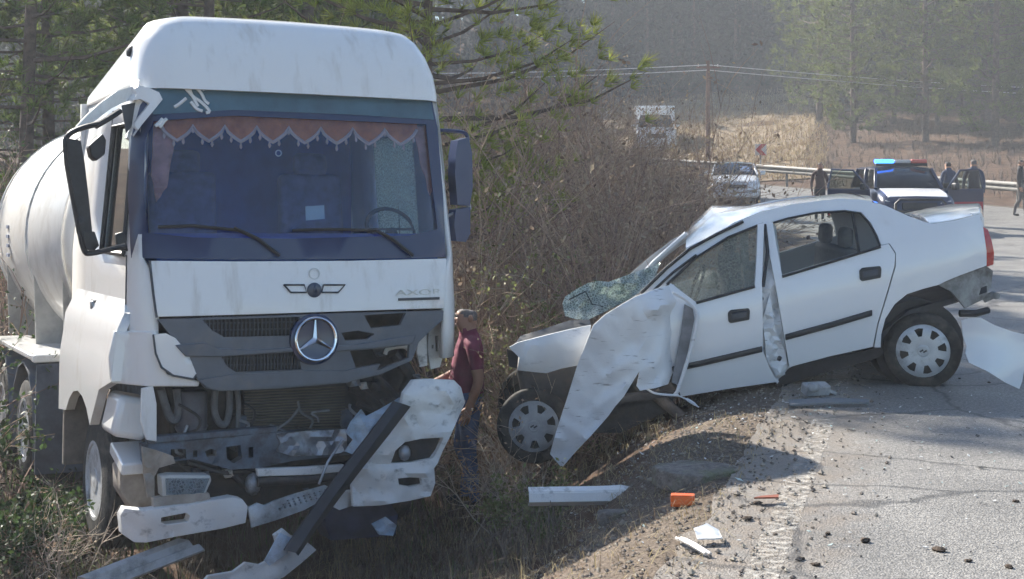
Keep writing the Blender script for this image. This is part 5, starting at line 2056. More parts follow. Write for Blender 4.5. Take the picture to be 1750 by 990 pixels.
    # ears, eyes, brows, mouth
    for s in (-1, 1):
        MB().ball((s * .083 * k, .005 * k, 1.625 * k), (.012 * k, .022 * k, .034 * k), 8).build('ear', SKIN, body, smooth=80)
        MB().ball((s * .034 * k, -.094 * k, 1.640 * k), (.014 * k, .010 * k, .008 * k), 8).build('eye', HAIRD, body, smooth=80)
        MB().ball((s * .034 * k, -.098 * k, 1.658 * k), (.022 * k, .008 * k, .005 * k), 8).build('eyebrow', hair, body, smooth=80)
    MB().ball((0, -.098 * k, 1.572 * k), (.026 * k, .008 * k, .005 * k), 8).build('mouth', mat('lip', (.26, .11, .09), .5), body, smooth=80)
    return root, body


MAROON = mat('maroon_polo', (.19, .035, .07), .85, var=.25, vscale=10)
JEANS = mat('blue_jeans', (.075, .125, .27), .9, var=.3, vscale=14)
SHOE = mat('dark_shoe', (.025, .022, .02), .6)
BLKC = mat('black_cloth', (.035, .033, .036), .85, var=.4, vscale=9)
DKBR = mat('dark_brown_cloth', (.085, .05, .042), .85, var=.3, vscale=9)
NVYC = mat('navy_uniform', (.04, .055, .10), .85, var=.3, vscale=9)
GRYC = mat('grey_trousers', (.11, .10, .095), .9, var=.3, vscale=9)

mx, my = (801 - CX) * 13.0 / FPX, 13.0
man_z = 1.75 - (866 - HY) * 13.0 / FPX
mroot, mbody = person('person', 'bald person in maroon polo shirt and jeans standing beside the torn bumper', (mx, my, man_z), RAD(-82), 1.81, (MAROON, JEANS, SHOE), short=True, belly=.035,
                      pose={'uarmR': (.205, .03, 1.27), 'elbR': (.235, .05, 1.12), 'foreR': (.235, .02, 1.02), 'wriR': (.225, -.02, .895), 'uarmL': (-.20, -.03, 1.28), 'elbL': (-.22, -.06, 1.13), 'foreL': (-.19, -.16, 1.08), 'wriL': (-.13, -.28, 1.04),
                            'kneL': (-.10, -.06, .50), 'ankL': (-.10, -.02, .10)})
mroot.scale = (1.16, 1.12, 1.0)
# collar
MB().lathe((0, .012, 1.46 * 1.76 / 1.75), (0, -.15, 1), [(-.01, .085), (.0, .09), (.03, .072), (.028, .066), (0, .08)], 20, close=True).build('collar', MAROON, mbody, smooth=60)
MB().lathe((.228, .0, .925), (0, -.2, -1), [(0, .034), (.012, .035), (.024, .034), (.024, .03), (0, .03)], 16, close=True).build('wristwatch', CHROME, mbody)

for nm_, lab, px, Y, hd, H, cols, hr in (
        ('person', 'person in dark brown jacket standing on road by the open blue door', 1401, 42.0, RAD(10), 1.74, (DKBR, BLKC, SHOE), HAIRD),
        ('person', 'person whose head shows over the bonnet corner beside the roof light bar', 1621, 40.5, RAD(-160), 1.80, (NVYC, NVYC, SHOE), HAIRD),
        ('person', 'taller person standing behind the wide open door of the police vehicle', 1664, 39.5, RAD(170), 1.88, (NVYC, GRYC, SHOE), HAIRG),
        ('person', 'person in black at the picture edge walking past the guard rail', 1744, 44.5, RAD(60), 1.76, (BLKC, GRYC, SHOE), HAIRD)):
    x, y = place(px, Y)
    r_, b_ = person(nm_, lab, (x, y, z_road(Y) + .004), hd, H, cols, hair=hr, subs=1,
                    pose={'ankR': (.11, -.12, .10), 'kneR': (.105, -.1, .5), 'calR': (.108, -.09, .33), 'ankL': (-.1, .16, .10), 'calL': (-.1, .12, .33)} if px > 1700 else None)
# ------------------------------------------------------------------ vegetation
BARK = mat('pine_bark', (.12, .085, .065), .95, var=.4, vscale=6, bump=.6, bscale=20)
NEEDLE_NEAR = mat('needles_yellow_green', (.30, .33, .065), .6, transl=.55, island=.35)
NEEDLE = mat('needles_green', (.13, .175, .035), .65, transl=.5, island=.4)
NEEDLE_FAR = mat('needles_grey_green', (.12, .14, .035), .7, transl=.45, island=.45)
TWIG = mat('twig_grey_brown', (.36, .245, .175), .9, island=.4)
TWIG_PALE = mat('twig_pale', (.46, .38, .30), .85, island=.3)
LEAF = mat('leaf_olive', (.22, .23, .085), .6, transl=.4, island=.4)
LEAF_DK = mat('leaf_dark_green', (.05, .08, .025), .6, transl=.35, island=.45)
LEAF_DRY = mat('leaf_dry', (.32, .24, .17), .8, transl=.3, island=.4)
STRAW = mat('dry_straw', (.33, .255, .15), .85, transl=.25, island=.4)
STRAW_DK = mat('dead_stalk', (.13, .10, .075), .9, island=.4)
GRASS = mat('green_grass_blade', (.085, .115, .03), .7, transl=.35, island=.4)


def rdir(rnd):
    z = rnd.uniform(-1, 1)
    a = rnd.uniform(0, 2 * math.pi)
    r = math.sqrt(1 - z * z)
    return Vector((r * math.cos(a), r * math.sin(a), z))


def needles(V, F, c, d, n, ln, wd, rnd, spread=.9):
    """a tuft of thin needle faces fanning out from c along d"""
    for _ in range(n):
        k = (d + rdir(rnd) * spread)
        if k.length < 1e-3:
            continue
        k.normalize()
        s = k.cross(rdir(rnd))
        if s.length < 1e-3:
            continue
        s.normalize()
        L = ln * rnd.uniform(.6, 1.15)
        o = len(V)
        V += [c + s * wd, c - s * wd, c + k * L * .6 - s * wd * .8, c + k * L]
        F += [(o, o + 1, o + 2), (o, o + 2, o + 3)]


def pine_parts(seed, H, base, Rm, nl, per, nn, ln, wd, lean=0.02, top=.25, up=.25, spread=.9):
    rnd = random.Random(seed)
    tr = MB()
    pts, rad = [], []
    bx, by = rnd.uniform(-lean, lean), rnd.uniform(-lean, lean)
    for k in range(9):
        t = k / 8
        pts.append(Vector((bx * H * t * t + .08 * math.sin(t * 5 + seed), by * H * t * t + .06 * math.cos(t * 4 + seed), H * t)))
        rad.append(max(.015, H * .0125 * (1 - t) ** .8 + .01))
    tr.tube(pts, rad, 9)

    def tp(z):
        t = min(.999, z / H) * 8
        i = int(t)
        return pts[i].lerp(pts[i + 1], t - i)
    V, F = [], []
    for i in range(nl):
        t = (i + rnd.random()) / nl
        z = lerp(base, H * .985, t)
        a = i * 2.399 + rnd.uniform(-.5, .5)
        prof = (math.sin(math.pi * min(1, (t * .85 + .18))) ** .7) if t < .97 else .15
        L = Rm * max(.12, prof) * rnd.uniform(.55, 1.15)
        d = Vector((math.cos(a), math.sin(a), up * rnd.uniform(.1, 1.8) * (.3 + t)))
        c0 = tp(z)
        bp = [c0, c0 + d * L * .4 + Vector((0, 0, -.02 * L)), c0 + d * L * .75 + Vector((0, 0, .03 * L)), c0 + d * L + Vector((0, 0, .14 * L))]
        tr.tube(bp, [.012 * L + .012, .010 * L + .008, .006 * L + .004, .004], 4, cap=False)
        for j in range(per):
            f = rnd.uniform(.30, 1.0)
            q = bp[1].lerp(bp[2], f * 2 - .3) if f < .65 else bp[2].lerp(bp[3], (f - .65) / .35)
            q = q + Vector((rnd.gauss(0, .13 * L), rnd.gauss(0, .13 * L), rnd.gauss(.04 * L, .09 * L)))
            dd = (d.normalized() * .7 + Vector((0, 0, .45)) + rdir(rnd) * .4).normalized()
            needles(V, F, q, dd, nn, ln, wd, rnd, spread)
    cr_ = MB()
    cr_.add(V, F)
    return tr, cr_


def pine_proto(name, needlem, *a, **k):
    tr, cr_ = pine_parts(*a, **k)
    t = empty(name)
    tr.build('trunk', BARK, t, smooth=60, recalc=False)
    cr_.build('crown', needlem, t, smooth=0, recalc=False)
    return t


used = set()


def put(proto, X, Y, label, sc=1.0, rz=0.0, group=None, cat='pine tree', dz=-.08):
    o = proto if proto.name not in used else copy_tree(proto)
    used.add(proto.name)
    o.location = (X, Y, z_ground(X, Y) + dz)
    o.scale = (sc, sc, sc)
    o.rotation_euler = (0, 0, rz)
    tag(o, label, cat, group)
    return o


near_pine = pine_proto('pine_tree', NEEDLE_NEAR, 3, 8.6, 2.2, 2.7, 70, 20, 26, .22, .006, lean=.01, up=.35, spread=.8)
put(near_pine, (738 - CX) * 19.5 / FPX, 19.5, 'soft yellow green pine rising just behind the lorry cab, boughs reaching right', 1.0, .6)
young_pine = pine_proto('young_pine', NEEDLE_NEAR, 9, 3.3, .8, .85, 26, 12, 26, .19, .006, up=.4)
put(young_pine, (884 - CX) * 21.0 / FPX, 21.0, 'small bright green pine sapling among brown twigs behind the mirror', 1.0, 0, cat='pine sapling')
side_pine = pine_proto('pine_tree', NEEDLE, 5, 11.0, .8, 2.6, 70, 16, 20, .24, .009, lean=.015, up=.1)
left_spots = [(-8.6, 26.0, 1.0, 'dense green pine at the picture edge beside the tank'), (-5.6, 27.5, 1.0, 'green pine rising behind the lorry roof, nearest the tank'), (-10.2, 32.0, 1.0, 'green pine half hidden behind the edge pine')]
for i, (x, y, s, lab) in enumerate(left_spots):
    put(side_pine, x, y, lab, s, i * 1.9 + .4, 'pines behind the lorry')
pA = pine_proto('pine_tree', NEEDLE_FAR, 11, 16.0, .7, 2.9, 90, 15, 9, .42, .026, lean=.02)
pB = pine_proto('pine_tree', NEEDLE_FAR, 12, 14.0, 1.4, 2.7, 84, 14, 9, .40, .026, lean=.03)
pC = pine_proto('pine_tree', NEEDLE_FAR, 13, 17.0, .9, 3.1, 96, 15, 9, .44, .028, lean=.015)
ordn = ['first', 'second', 'third', 'fourth', 'fifth', 'sixth', 'seventh', 'eighth', 'ninth', 'tenth', 'eleventh', 'twelfth', 'thirteenth', 'fourteenth', 'fifteenth', 'sixteenth']
# wood behind the lorry and thicket
wood = [(-4.9, 35, pA, 1.0), (-5.4, 46, pB, 1.1), (-6.5, 52, pC, .95), (-7.5, 33, pC, .9), (-11, 30, pA, 1.1), (-7.5, 41, pB, 1.2), (-10, 44, pA, 1.2), (-8.4, 49, pA, .9), (-9.0, 58, pC, 1.0), (-15, 38, pC, 1.1), (-9, 66, pB, 1.0), (-12, 70, pA, 1.0), (-7.8, 62, pB, 1.2), (-14, 55, pA, 1.3)]
wood.sort(key=lambda w: w[0] / w[1])
for i, (x, y, p, s) in enumerate(wood):
    put(p, x, y, 'hazy pine in the wood behind the lorry, %s counted from the edge pine' % ordn[i], s, i * 2.1, 'pines in the wood behind the thicket')
# pines on the slope beyond the guard rail
rp = [(18.9, 90, pC, 1.0), (18.6, 80, pA, .85), (21.0, 90, pC, 1.1), (22.0, 78, pB, 1.05), (23.6, 84, pA, 1.1), (24.5, 74, pC, .95), (26.5, 82, pB, 1.2), (27.0, 72, pA, 1.05), (29.5, 78, pC, 1.1), (30.5, 92, pA, 1.2), (32.0, 84, pB, 1.15), (21.5, 100, pC, 1.2), (26.0, 98, pA, 1.2), (33.5, 74, pA, 1.0),
      (35.5, 88, pC, 1.2)]
rp.sort(key=lambda w: w[0] / w[1])
for i, (x, y, p, s) in enumerate(rp):
    put(p, x, y, 'tall hazy pine on the slope beyond the rail, %s to the right of the field' % ordn[i], s, i * 1.7 + .3, 'pines on the slope beyond the guard rail')

# far wood closing the valley: nobody can count it
rnd = random.Random(5)
V, F, TV = [], [], MB()
for i in range(290):
    Y = rnd.uniform(113, 166) if i > 90 else rnd.uniform(112, 122)
    X = rnd.uniform(-.45, .50) * Y * .95
    H = rnd.uniform(11, 19)
    zb = z_ground(X, Y)
    TV.tube([(X, Y, zb - .5), (X, Y, zb + H * .9)], [.2, .05], 5, cap=False)
    Rm = H * rnd.uniform(.16, .24)
    for j in range(120):
        t = rnd.uniform(.12, 1)
        r = Rm * (1.12 - t) * math.sqrt(rnd.random()) * 1.3
        a = rnd.uniform(0, 6.283)
        q = Vector((X + r * math.cos(a), Y + r * math.sin(a), zb + H * t))
        needles(V, F, q, Vector((math.cos(a) * .6, math.sin(a) * .6, .4)), 4, 1.05, .12, rnd, .9)
for i in range(110):          # low trees along the foot of the wood and up the left slope
    Y = rnd.uniform(62, 125)
    X = rnd.uniform(-.42, -.09) * Y
    if i > 60:
        Y = rnd.uniform(84, 122)
        X = rnd.uniform(.235, .42) * Y
    H = rnd.uniform(7, 13)
    zb = z_ground(X, Y)
    TV.tube([(X, Y, zb - .5), (X, Y, zb + H * .9)], [.16, .05], 5, cap=False)
    Rm = H * .24
    for j in range(170):
        t = rnd.uniform(.10, 1)
        r = Rm * (1.12 - t) * math.sqrt(rnd.random()) * 1.3
        a = rnd.uniform(0, 6.283)
        q = Vector((X + r * math.cos(a), Y + r * math.sin(a), zb + H * t))
        needles(V, F, q, Vector((math.cos(a) * .6, math.sin(a) * .6, .4)), 5, .65, .06, rnd, .9)
for i in range(64):          # the dense foot of the wood straight behind the field
    Y = rnd.uniform(110, 121)
    X = rnd.uniform(2, 34)
    H = rnd.uniform(8, 13)
    zb = z_ground(X, Y)
    TV.tube([(X, Y, zb - .5), (X, Y, zb + H * .9)], [.16, .05], 5, cap=False)
    Rm = H * .25
    for j in range(190):
        t = rnd.random() ** 1.3
        r = Rm * (1.1 - t) * math.sqrt(rnd.random()) * 1.25
        a = rnd.uniform(0, 6.283)
        q = Vector((X + r * math.cos(a), Y + r * math.sin(a), zb + H * t))
        needles(V, F, q, Vector((math.cos(a) * .6, math.sin(a) * .6, .4)), 5, .75, .08, rnd, .9)
TV.m = [0] * len(TV.f)
nv = len(TV.v)
TV.add(V, F, 1)
fo = TV.build('forest', [BARK, mat('needles_far_dark', (.055, .062, .045), .8, transl=.25, island=.4)], smooth=0, recalc=False)
tag(fo, 'dense dark pine wood closing the valley behind the dry field', 'forest', kind='stuff')


# --- leafless twiggy shrubs
def twig_rec(mb, V, F, p, d, L, r, lev, rnd, leaf, lsz):
    n = 3
    pts = [p]
    q = p.copy()
    dd = d.copy()
    for k in range(n):
        dd = (dd + rdir(rnd) * .22 + Vector((0, 0, .03))).normalized()
        q = q + dd * L / n
        pts.append(q.copy())
    mb.tube(pts, [r, r * .8, r * .6, r * .35], 3, cap=False)
    if lev > 0:
        for k in range(5 if lev > 1 else 4):
            f = rnd.uniform(.25, 1)
            i = min(2, int(f * 3))
            b = pts[i].lerp(pts[i + 1], f * 3 - i)
            nd = (dd + rdir(rnd) * .95).normalized()
            twig_rec(mb, V, F, b, nd, L * rnd.uniform(.45, .7), r * .55, lev - 1, rnd, leaf, lsz)
    if lev <= 1 and leaf:
        for _ in range(leaf):
            b = pts[rnd.randint(1, 3)] + rdir(rnd) * .03
            u = rdir(rnd)
            w = u.cross(rdir(rnd))
            if w.length < .05:
                continue
            w.normalize()
            s = lsz * rnd.uniform(.5, 1.2)
            o = len(V)
            V += [b, b + u * s * .5 + w * s * .28, b + u * s, b + u * s * .5 - w * s * .28]
            F.append((o, o + 1, o + 2, o + 3))


def shrub_parts(seed, H, stems, leaf, lsz, spread=.5, r=.012, lev=2):
    rnd = random.Random(seed)
    mb, V, F = MB(), [], []
    for i in range(stems):
        a = rnd.uniform(0, 6.283)
        d = Vector((math.cos(a) * spread * rnd.random(), math.sin(a) * spread * rnd.random(), 1)).normalized()
        twig_rec(mb, V, F, Vector((rnd.gauss(0, .12), rnd.gauss(0, .12), 0)), d, H * rnd.uniform(.6, 1), r, lev, rnd, leaf, lsz)
    return mb, V, F


# the brown thicket between lorry, wreck and bend: one uncountable mass
variants = [shrub_parts(30 + i, 2.3, 11, 2, .055, .75, .010) for i in range(5)]
rnd = random.Random(77)
TH = MB()
LV, LF = [], []
spots = []
for _ in range(2000):
    Y = rnd.uniform(13.6, 46)
    d = rnd.uniform(1.2, 10.5)
    X = edge_l(Y) - d
    px = CX + X * FPX / Y
    if px < 735 or px > 1262:
        continue
    if Y < 14.6 and px > 1000:
        continue
    if Y < 14.2 and px < 850:
        continue
    if X > -.2 and Y < 13.9:
        continue
    if d < 2.2 and Y > 17:
        continue
    if any((X - a) ** 2 + (Y - b) ** 2 < (.58 + Y * .010) ** 2 for a, b, *_ in spots):
        continue
    spots.append((X, Y))
    if len(spots) >= 112:
        break
for X, Y in spots:
    mb, V, F = variants[rnd.randrange(5)]
    zg = z_ground(X, Y)
    ytop = pw([(700, 165), (1000, 165), (1100, 190), (1165, 222), (1215, 305), (1262, 350)], CX + X * FPX / Y)
    sc_ = min(rnd.uniform(.9, 1.5), (CAMZ - (ytop - HY) * Y / FPX - zg) / lerp(2.6, 3.0, sstep(1030, 1090, CX + X * FPX / Y)))
    if sc_ < .25:
        continue
    M = Matrix.Translation((X, Y, zg - .05)) @ Matrix.Rotation(rnd.uniform(0, 6.28), 4, 'Z') @ Matrix.Scale(sc_, 4)
    o = len(TH.v)
    TH.v += [tuple(M @ Vector(p)) for p in mb.v]
    TH.f += [tuple(o + i for i in f) for f in mb.f]
    o = len(LV)
    LV += [M @ p for p in V]
    LF += [tuple(o + i for i in f) for f in F]
TH.m = [0] * len(TH.f)
TH.add(LV, LF, 1)
th = TH.build('thicket', [TWIG, LEAF_DRY], smooth=0, recalc=False)
tag(th, 'tangled brown leafless thicket between the lorry and the wrecked car', 'thicket', kind='stuff')


def shrub(name, label, X, Y, H, stems, leaf, lsz, tw, lf, seed, spread=.6, cat='shrub', r=.012, lev=2):
    mb, V, F = shrub_parts(seed, H, stems, leaf, lsz, spread, r, lev)
    t = empty(name, (X, Y, z_ground(X, Y) - .04))
    mb.build('stems', tw, t, smooth=0, recalc=False)
    MB().add(V, F).build('leaves', lf, t, smooth=0, recalc=False)
    tag(t, label, cat)
    return t


def atx(px, Y):
    return (px - CX) * Y / FPX


shrub('leafy_shrub', 'olive leafed shrub growing behind the bonnet of the wrecked car', atx(905, 14.0), 14.0, 1.9, 11, 7, .055, TWIG, LEAF, 51)
shrub('leafy_shrub', 'pale leafed shrub right behind the person in maroon', atx(842, 14.4), 14.4, 2.2, 11, 8, .050, TWIG_PALE, LEAF, 52)
shrub('leafy_shrub', 'silvery leafed shrub above the shattered windscreen', atx(985, 15.2), 15.2, 1.7, 10, 6, .045, TWIG, LEAF, 53)
shrub('leafy_shrub', 'dark green leafed shrub under the lorry tank at the picture edge', atx(-18, 12.8), 12.8, 1.1, 12, 9, .065, TWIG, LEAF_DK, 54, .9)
shrub('leafy_shrub', 'dark low shrub in front of the rear wheels of the lorry', atx(55, 11.9), 11.9, .45, 12, 9, .06, TWIG, LEAF_DK, 55, 1.1)
shrub('leafy_shrub', 'green leafed weed patch in the lower corner of the ditch', atx(40, 10.9), 10.9, .55, 13, 9, .055, TWIG, LEAF_DK, 56, 1.3)
shrub('dry_shrub', 'tangle of pale dry twigs around the front wheel of the wreck', atx(880, 11.35), 11.35, .75, 10, 1, .03, TWIG_PALE, LEAF_DRY, 57, 1.4, r=.007)
shrub('dry_shrub', 'dry twigs standing under the crushed nose of the wreck', atx(872, 12.0), 12.0, .95, 9, 2, .035, TWIG_PALE, LEAF_DRY, 58, 1.0, r=.007)
shrub('dry_shrub', 'brown bush pressed against the crushed bonnet of the wreck', atx(925, 13.3), 13.3, 1.5, 13, 3, .04, TWIG, LEAF_DRY, 63, .8)
shrub('dry_shrub', 'brown bush growing beside the crushed nose of the wreck', atx(884, 13.5), 13.5, 1.25, 12, 3, .04, TWIG, LEAF_DRY, 64, .8)
shrub('leafy_shrub', 'small green weed at the foot of the torn wing', atx(905, 10.7), 10.7, .42, 14, 8, .04, TWIG, LEAF, 59, 1.3, r=.005)
shrub('dry_shrub', 'bare bent twigs lying in the ditch below the lorry door', atx(105, 10.6), 10.6, .6, 8, 1, .03, TWIG_PALE, LEAF_DRY, 60, 1.6, r=.006)
shrub('leafy_shrub', 'undergrowth bush filling the gap behind the lorry tank', atx(-10, 15.5), 15.5, 2.0, 12, 8, .06, TWIG, LEAF_DK, 61, .8)
shrub('leafy_shrub', 'bush standing between the lorry tank and the edge pine', atx(20, 20), 20, 2.8, 12, 7, .06, TWIG, LEAF_DK, 62, .7)

# --- weeds and straw, one object per kind of ground cover
def blades(name, label, n, fn, ln, wd, m, seed, bend=.5, cat='grass'):
    rnd = random.Random(seed)
    V, F = [], []
    k = 0
    while k < n:
        X, Y, w = fn(rnd)
        k += 1
        if w < rnd.random():
            continue
        z = z_ground(X, Y) - .01
        for _ in range(rnd.randint(2, 5)):
            a = rnd.uniform(0, 6.283)
            dr = Vector((math.cos(a), math.sin(a), 0))
            L = ln * rnd.uniform(.35, 1.2)
            b = rnd.uniform(.1, 1.4) * bend
            s = Vector((-dr.y, dr.x, 0)) * wd * rnd.uniform(.6, 1.3)
            p0 = Vector((X + rnd.gauss(0, .03), Y + rnd.gauss(0, .03), z))
            p1 = p0 + Vector((0, 0, L * .55)) + dr * L * b * .35
            p2 = p0 + Vector((0, 0, L * max(.15, 1 - b * .6))) + dr * L * b
            o = len(V)
            V += [p0 + s, p0 - s, p1 - s * .7, p1 + s * .7, p2]
            F += [(o, o + 1, o + 2, o + 3), (o + 3, o + 2, o + 4)]
    ob = MB().add(V, F).build(name, m, smooth=0, recalc=False)
    tag(ob, label, cat, kind='stuff')


def verge(rnd, lo=.7, hi=3.6, y0=6.3, y1=13):
    Y = rnd.uniform(y0, y1)
    d = lo + (hi - lo) * rnd.random()
    X = edge_l(Y) - d
    cl = noise.noise((X * 1.3, Y * 1.3, 6))
    return X, Y, sstep(.0, .9, (d - lo) / (hi - lo) * 1.1 + cl * .7)


def ditch(rnd, y0=8.2, y1=16):
    Y = rnd.uniform(y0, y1)
    X = rnd.uniform(-.42, .03) * Y
    return X, Y, .45 + .6 * noise.noise((X * .9, Y * .9, 12))


blades('dry_grass', 'pale dry grass along the crumbling verge', 2600, verge, .22, .0028, STRAW, 1, .9)
blades('dead_stalks', 'dark dead stalks and litter covering the ditch floor', 5200, ditch, .42, .0035, STRAW_DK, 2, 1.0, 'stalks')
blades('green_weeds', 'green grass and weeds growing on the ditch floor', 2600, lambda r: (lambda q: (q[0], q[1], .25 + .9 * noise.noise((q[0] * 1.1, q[1] * 1.1, 33))))(ditch(r)), .30, .006, GRASS, 3, .8, 'weeds')


def under(rnd):
    Y = rnd.uniform(14, 60)
    X = rnd.uniform(-.40, .16) * Y
    if rnd.random() < .35:
        Y = rnd.uniform(55, 110)
        X = rnd.uniform(.21, .37) * Y
        return X, Y, 1.0 if X > edge_r(Y) + 1.5 else 0
    return X, Y, 1.0 if X < edge_l(Y) - .8 else 0


blades('undergrowth', 'brown undergrowth on the wood floor behind the lorry', 6000, under, .6, .012, STRAW_DK, 4, 1.0, 'undergrowth')


def field_tuft(rnd):
    Y = rnd.uniform(66, 108)
    X = rnd.uniform(7, .215 * Y)
    return X, Y, 1.0 if X > edge_r(Y) + 1.2 else 0


blades('field_grass', 'tufts of dry golden grass on the field beyond the bend', 5200, field_tuft, .5, .02, mat('field_straw', (.36, .27, .16), .9, transl=.2, island=.35), 8, .9)


def shoulder_straw(rnd):
    Y = rnd.uniform(6.2, 10.5)
    X = edge_l(Y) - rnd.uniform(-.25, 1.6)
    return X, Y, .5


blades('straw_litter', 'short straw litter scattered over the gravel shoulder', 1500, shoulder_straw, .10, .002, STRAW, 6, 2.2, 'straw')

# gravel
rnd = random.Random(3)
V, F = [], []
for _ in range(4200):
    Y = rnd.uniform(6.0, 13.5)
    X = edge_l(Y) - rnd.gauss(.35, .5)
    if X > edge_l(Y) + .9:
        continue
    s = abs(rnd.gauss(0, .0055)) + .0035
    z = (z_ground(X, Y) if X < edge_l(Y) else z_road(Y) + .004) + s * .3
    o = len(V)
    V += [Vector((X, Y, z)) + Vector((dx * s * rnd.uniform(.6, 1.4), dy * s * rnd.uniform(.6, 1.4), dz * s * rnd.uniform(.5, 1.1))) for dx, dy, dz in ((1, 0, 0), (-1, 0, 0), (0, 1, 0), (0, -1, 0), (0, 0, 1), (0, 0, -1))]
    F += [(o + a, o + b, o + c) for a, b, c in ((0, 2, 4), (2, 1, 4), (1, 3, 4), (3, 0, 4), (2, 0, 5), (1, 2, 5), (3, 1, 5), (0, 3, 5))]
gv = MB().add(V, F).build('gravel', mat('gravel_stone', (.22, .19, .16), .9, island=.5), smooth=0, recalc=False)
tag(gv, 'loose grey brown gravel strewn along the road edge', 'gravel', kind='stuff')
# ------------------------------------------------------------------ debris on the verge and road
def ground_at(px, py):
    """where the sight line through a picture point meets the ground or road"""
    Y = 4.5
    while Y < 60:
        p = at(px, py, Y)
        zg = z_ground(p.x, p.y)
        if edge_l(Y) < p.x < edge_r(Y):
            zg = max(zg, z_road(Y) + .004)
        if p.z <= zg:
            return Vector((p.x, Y, zg))
        Y += .02
    return at(px, py, 20)


def debris(name, label, cat, px, py, mb_fn, m, rz=0, group=None, bevel=0, smooth=40, dz=0):
    p = ground_at(px, py)
    mb = MB()
    mb_fn(mb)
    o = mb.build(name, m, None, smooth=smooth, bevel=bevel)
    o.location = (p.x, p.y, p.z + dz)
    o.rotation_euler = (0, 0, rz)
    tag(o, label, cat, group)
    return o


# long white bumper strip with a torn end
def f(mb):
    rows = []
    for i in range(13):
        x = -.44 + .98 * i / 12
        n = noise.noise((x * 6, 1, 0))
        t = sstep(.0, .35, x)
        rows.append([Vector((x, .0 + .04 * t * n, .015)), Vector((x, -.05, .05 + .03 * t * n)), Vector((x, -.03, .10 + .05 * t * n)), Vector((x, .03, .115 + .05 * t * n))])
    mb.slab(rows, (0, .012, .008))
    mb.sheet([(.30, .02), (.44, .05), (.52, .03), (.60, .10), (.56, .13), (.48, .10), (.40, .13), (.33, .10)], lambda x, z: Vector((x * 1.25 - .02, -.05 + .08 * noise.noise((x * 9, z * 9, 2)), z)), (0, .012, .004), step=.03)
    mb.tube([Vector((.40, -.04, .10)), Vector((.52, -.05, .125)), Vector((.64, -.04, .10)), Vector((.76, -.05, .03))], [.02, .018, .012, .005], 6)


debris('bumper_strip', 'long white broken bumper strip lying on the verge', 'car part', 1026, 868, f, WHITE_DIRTY, RAD(4), dz=.0)


def f(mb):
    mb.box((0, 0, .032), (.125, .06, .062))
    mb.box((0, -.033, .034), (.105, .008, .045))


debris('orange_indicator', 'small orange indicator lamp lying on the gravel', 'lamp', 1167, 866, f, mat('orange_lens', (.75, .13, .015), .3, coat=.5), RAD(-8), bevel=.008)


def f(mb):
    mb.sheet([(-.065, -.05), (.05, -.06), (.07, .04), (.02, .065), (-.05, .05)], lambda x, y: Vector((x, y, .02 + .25 * (y + .06) + .02 * noise.noise((x * 20, y * 20, 0)))), (0, 0, .006), step=.03)


debris('white_shard', 'square white plastic shard on the gravel shoulder', 'shard', 1209, 926, f, WHITE, RAD(12))


def f(mb):
    for o in (0, .022):
        mb.tube([Vector((-.05 + o, .12, .015)), Vector((-.04 + o, .04, .03)), Vector((-.005 + o, -.05, .03)), Vector((.05 + o, -.14, .012))], .009, 6)
    mb.slab([[Vector((-.05, .12, .012)), Vector((-.03, .12, .012))], [Vector((-.005, -.05, .027)), Vector((.017, -.05, .027))], [Vector((.05, -.14, .010)), Vector((.072, -.14, .010))]], (0, 0, .004))


debris('curved_trim', 'curved pale trim strip lying on the gravel shoulder', 'trim strip', 1180, 938, f, mat('pale_trim', (.55, .53, .50), .5), 0)


def f(mb):
    mb.box((0, 0, .05), (.20, .10, .08), Matrix.Rotation(.3, 3, 'X'))
    mb.ball((-.05, -.05, .07), (.06, .04, .04), 10)
    mb.box((.12, .0, .025), (.10, .07, .03), Matrix.Rotation(.4, 3, 'Y'))


debris('broken_fitting', 'broken pale grey fitting lying in the shadow of the wreck', 'car part', 1394, 676, f, mat('fitting_grey', (.34, .34, .34), .5, var=.3, vscale=14), .3, bevel=.01)


def f(mb):
    mb.slab([[Vector((-.32, -.05, .01)), Vector((-.30, .05, .03))], [Vector((0, -.04, .02)), Vector((0, .05, .04))], [Vector((.28, -.01, .012)), Vector((.30, .05, .025))]], (0, 0, .012))


debris('flat_panel', 'flat dark panel strip lying in the shadow of the wreck', 'panel', 1420, 694, f, mat('panel_grey', (.16, .17, .18), .6), .1)


def slab_stone(seed, sx, sy, h):
    def g(mb):
        r = random.Random(seed)
        pts = [(sx * math.cos(a) * r.uniform(.75, 1.1), sy * math.sin(a) * r.uniform(.75, 1.1)) for a in [2 * math.pi * k / 11 for k in range(11)]]
        mb.sheet(pts, lambda x, y: Vector((x, y, h + .02 * noise.noise((x * 9, y * 9, seed)))), (0, 0, -h - .05), step=.08)
    return g


ASPCH = mat('asphalt_chunk', (.19, .17, .15), .95, var=.4, vscale=18, bump=1.0, bscale=40, dirt=(.10, .12, .05), dscale=4, dlo=.5, dhi=.7)
debris('asphalt_slab', 'broken slab of asphalt on the verge beside the shadow', 'asphalt slab', 1190, 818, slab_stone(4, .28, .22, .06), ASPCH, .1, bevel=.01)
debris('asphalt_slab', 'smaller pale rubble slab beside the white bumper strip', 'asphalt slab', 1050, 886, slab_stone(8, .12, .09, .045), ASPCH, .6, bevel=.01)
CLOD = mat('dark_clod', (.06, .042, .03), .95, var=.4, vscale=12, bump=.8, bscale=30)
RUST = mat('red_brown_shard', (.22, .06, .03), .7, var=.3, vscale=8)


def clod(seed, s):
    def g(mb):
        mb.ball((0, 0, s * .2), (s, s * .8, s * .42), 8)
        mb.v = [tuple(Vector(p) * (1 + .45 * noise.noise(Vector(p) * (2.2 / s) + Vector((seed, 0, 0))))) for p in mb.v]
    return g


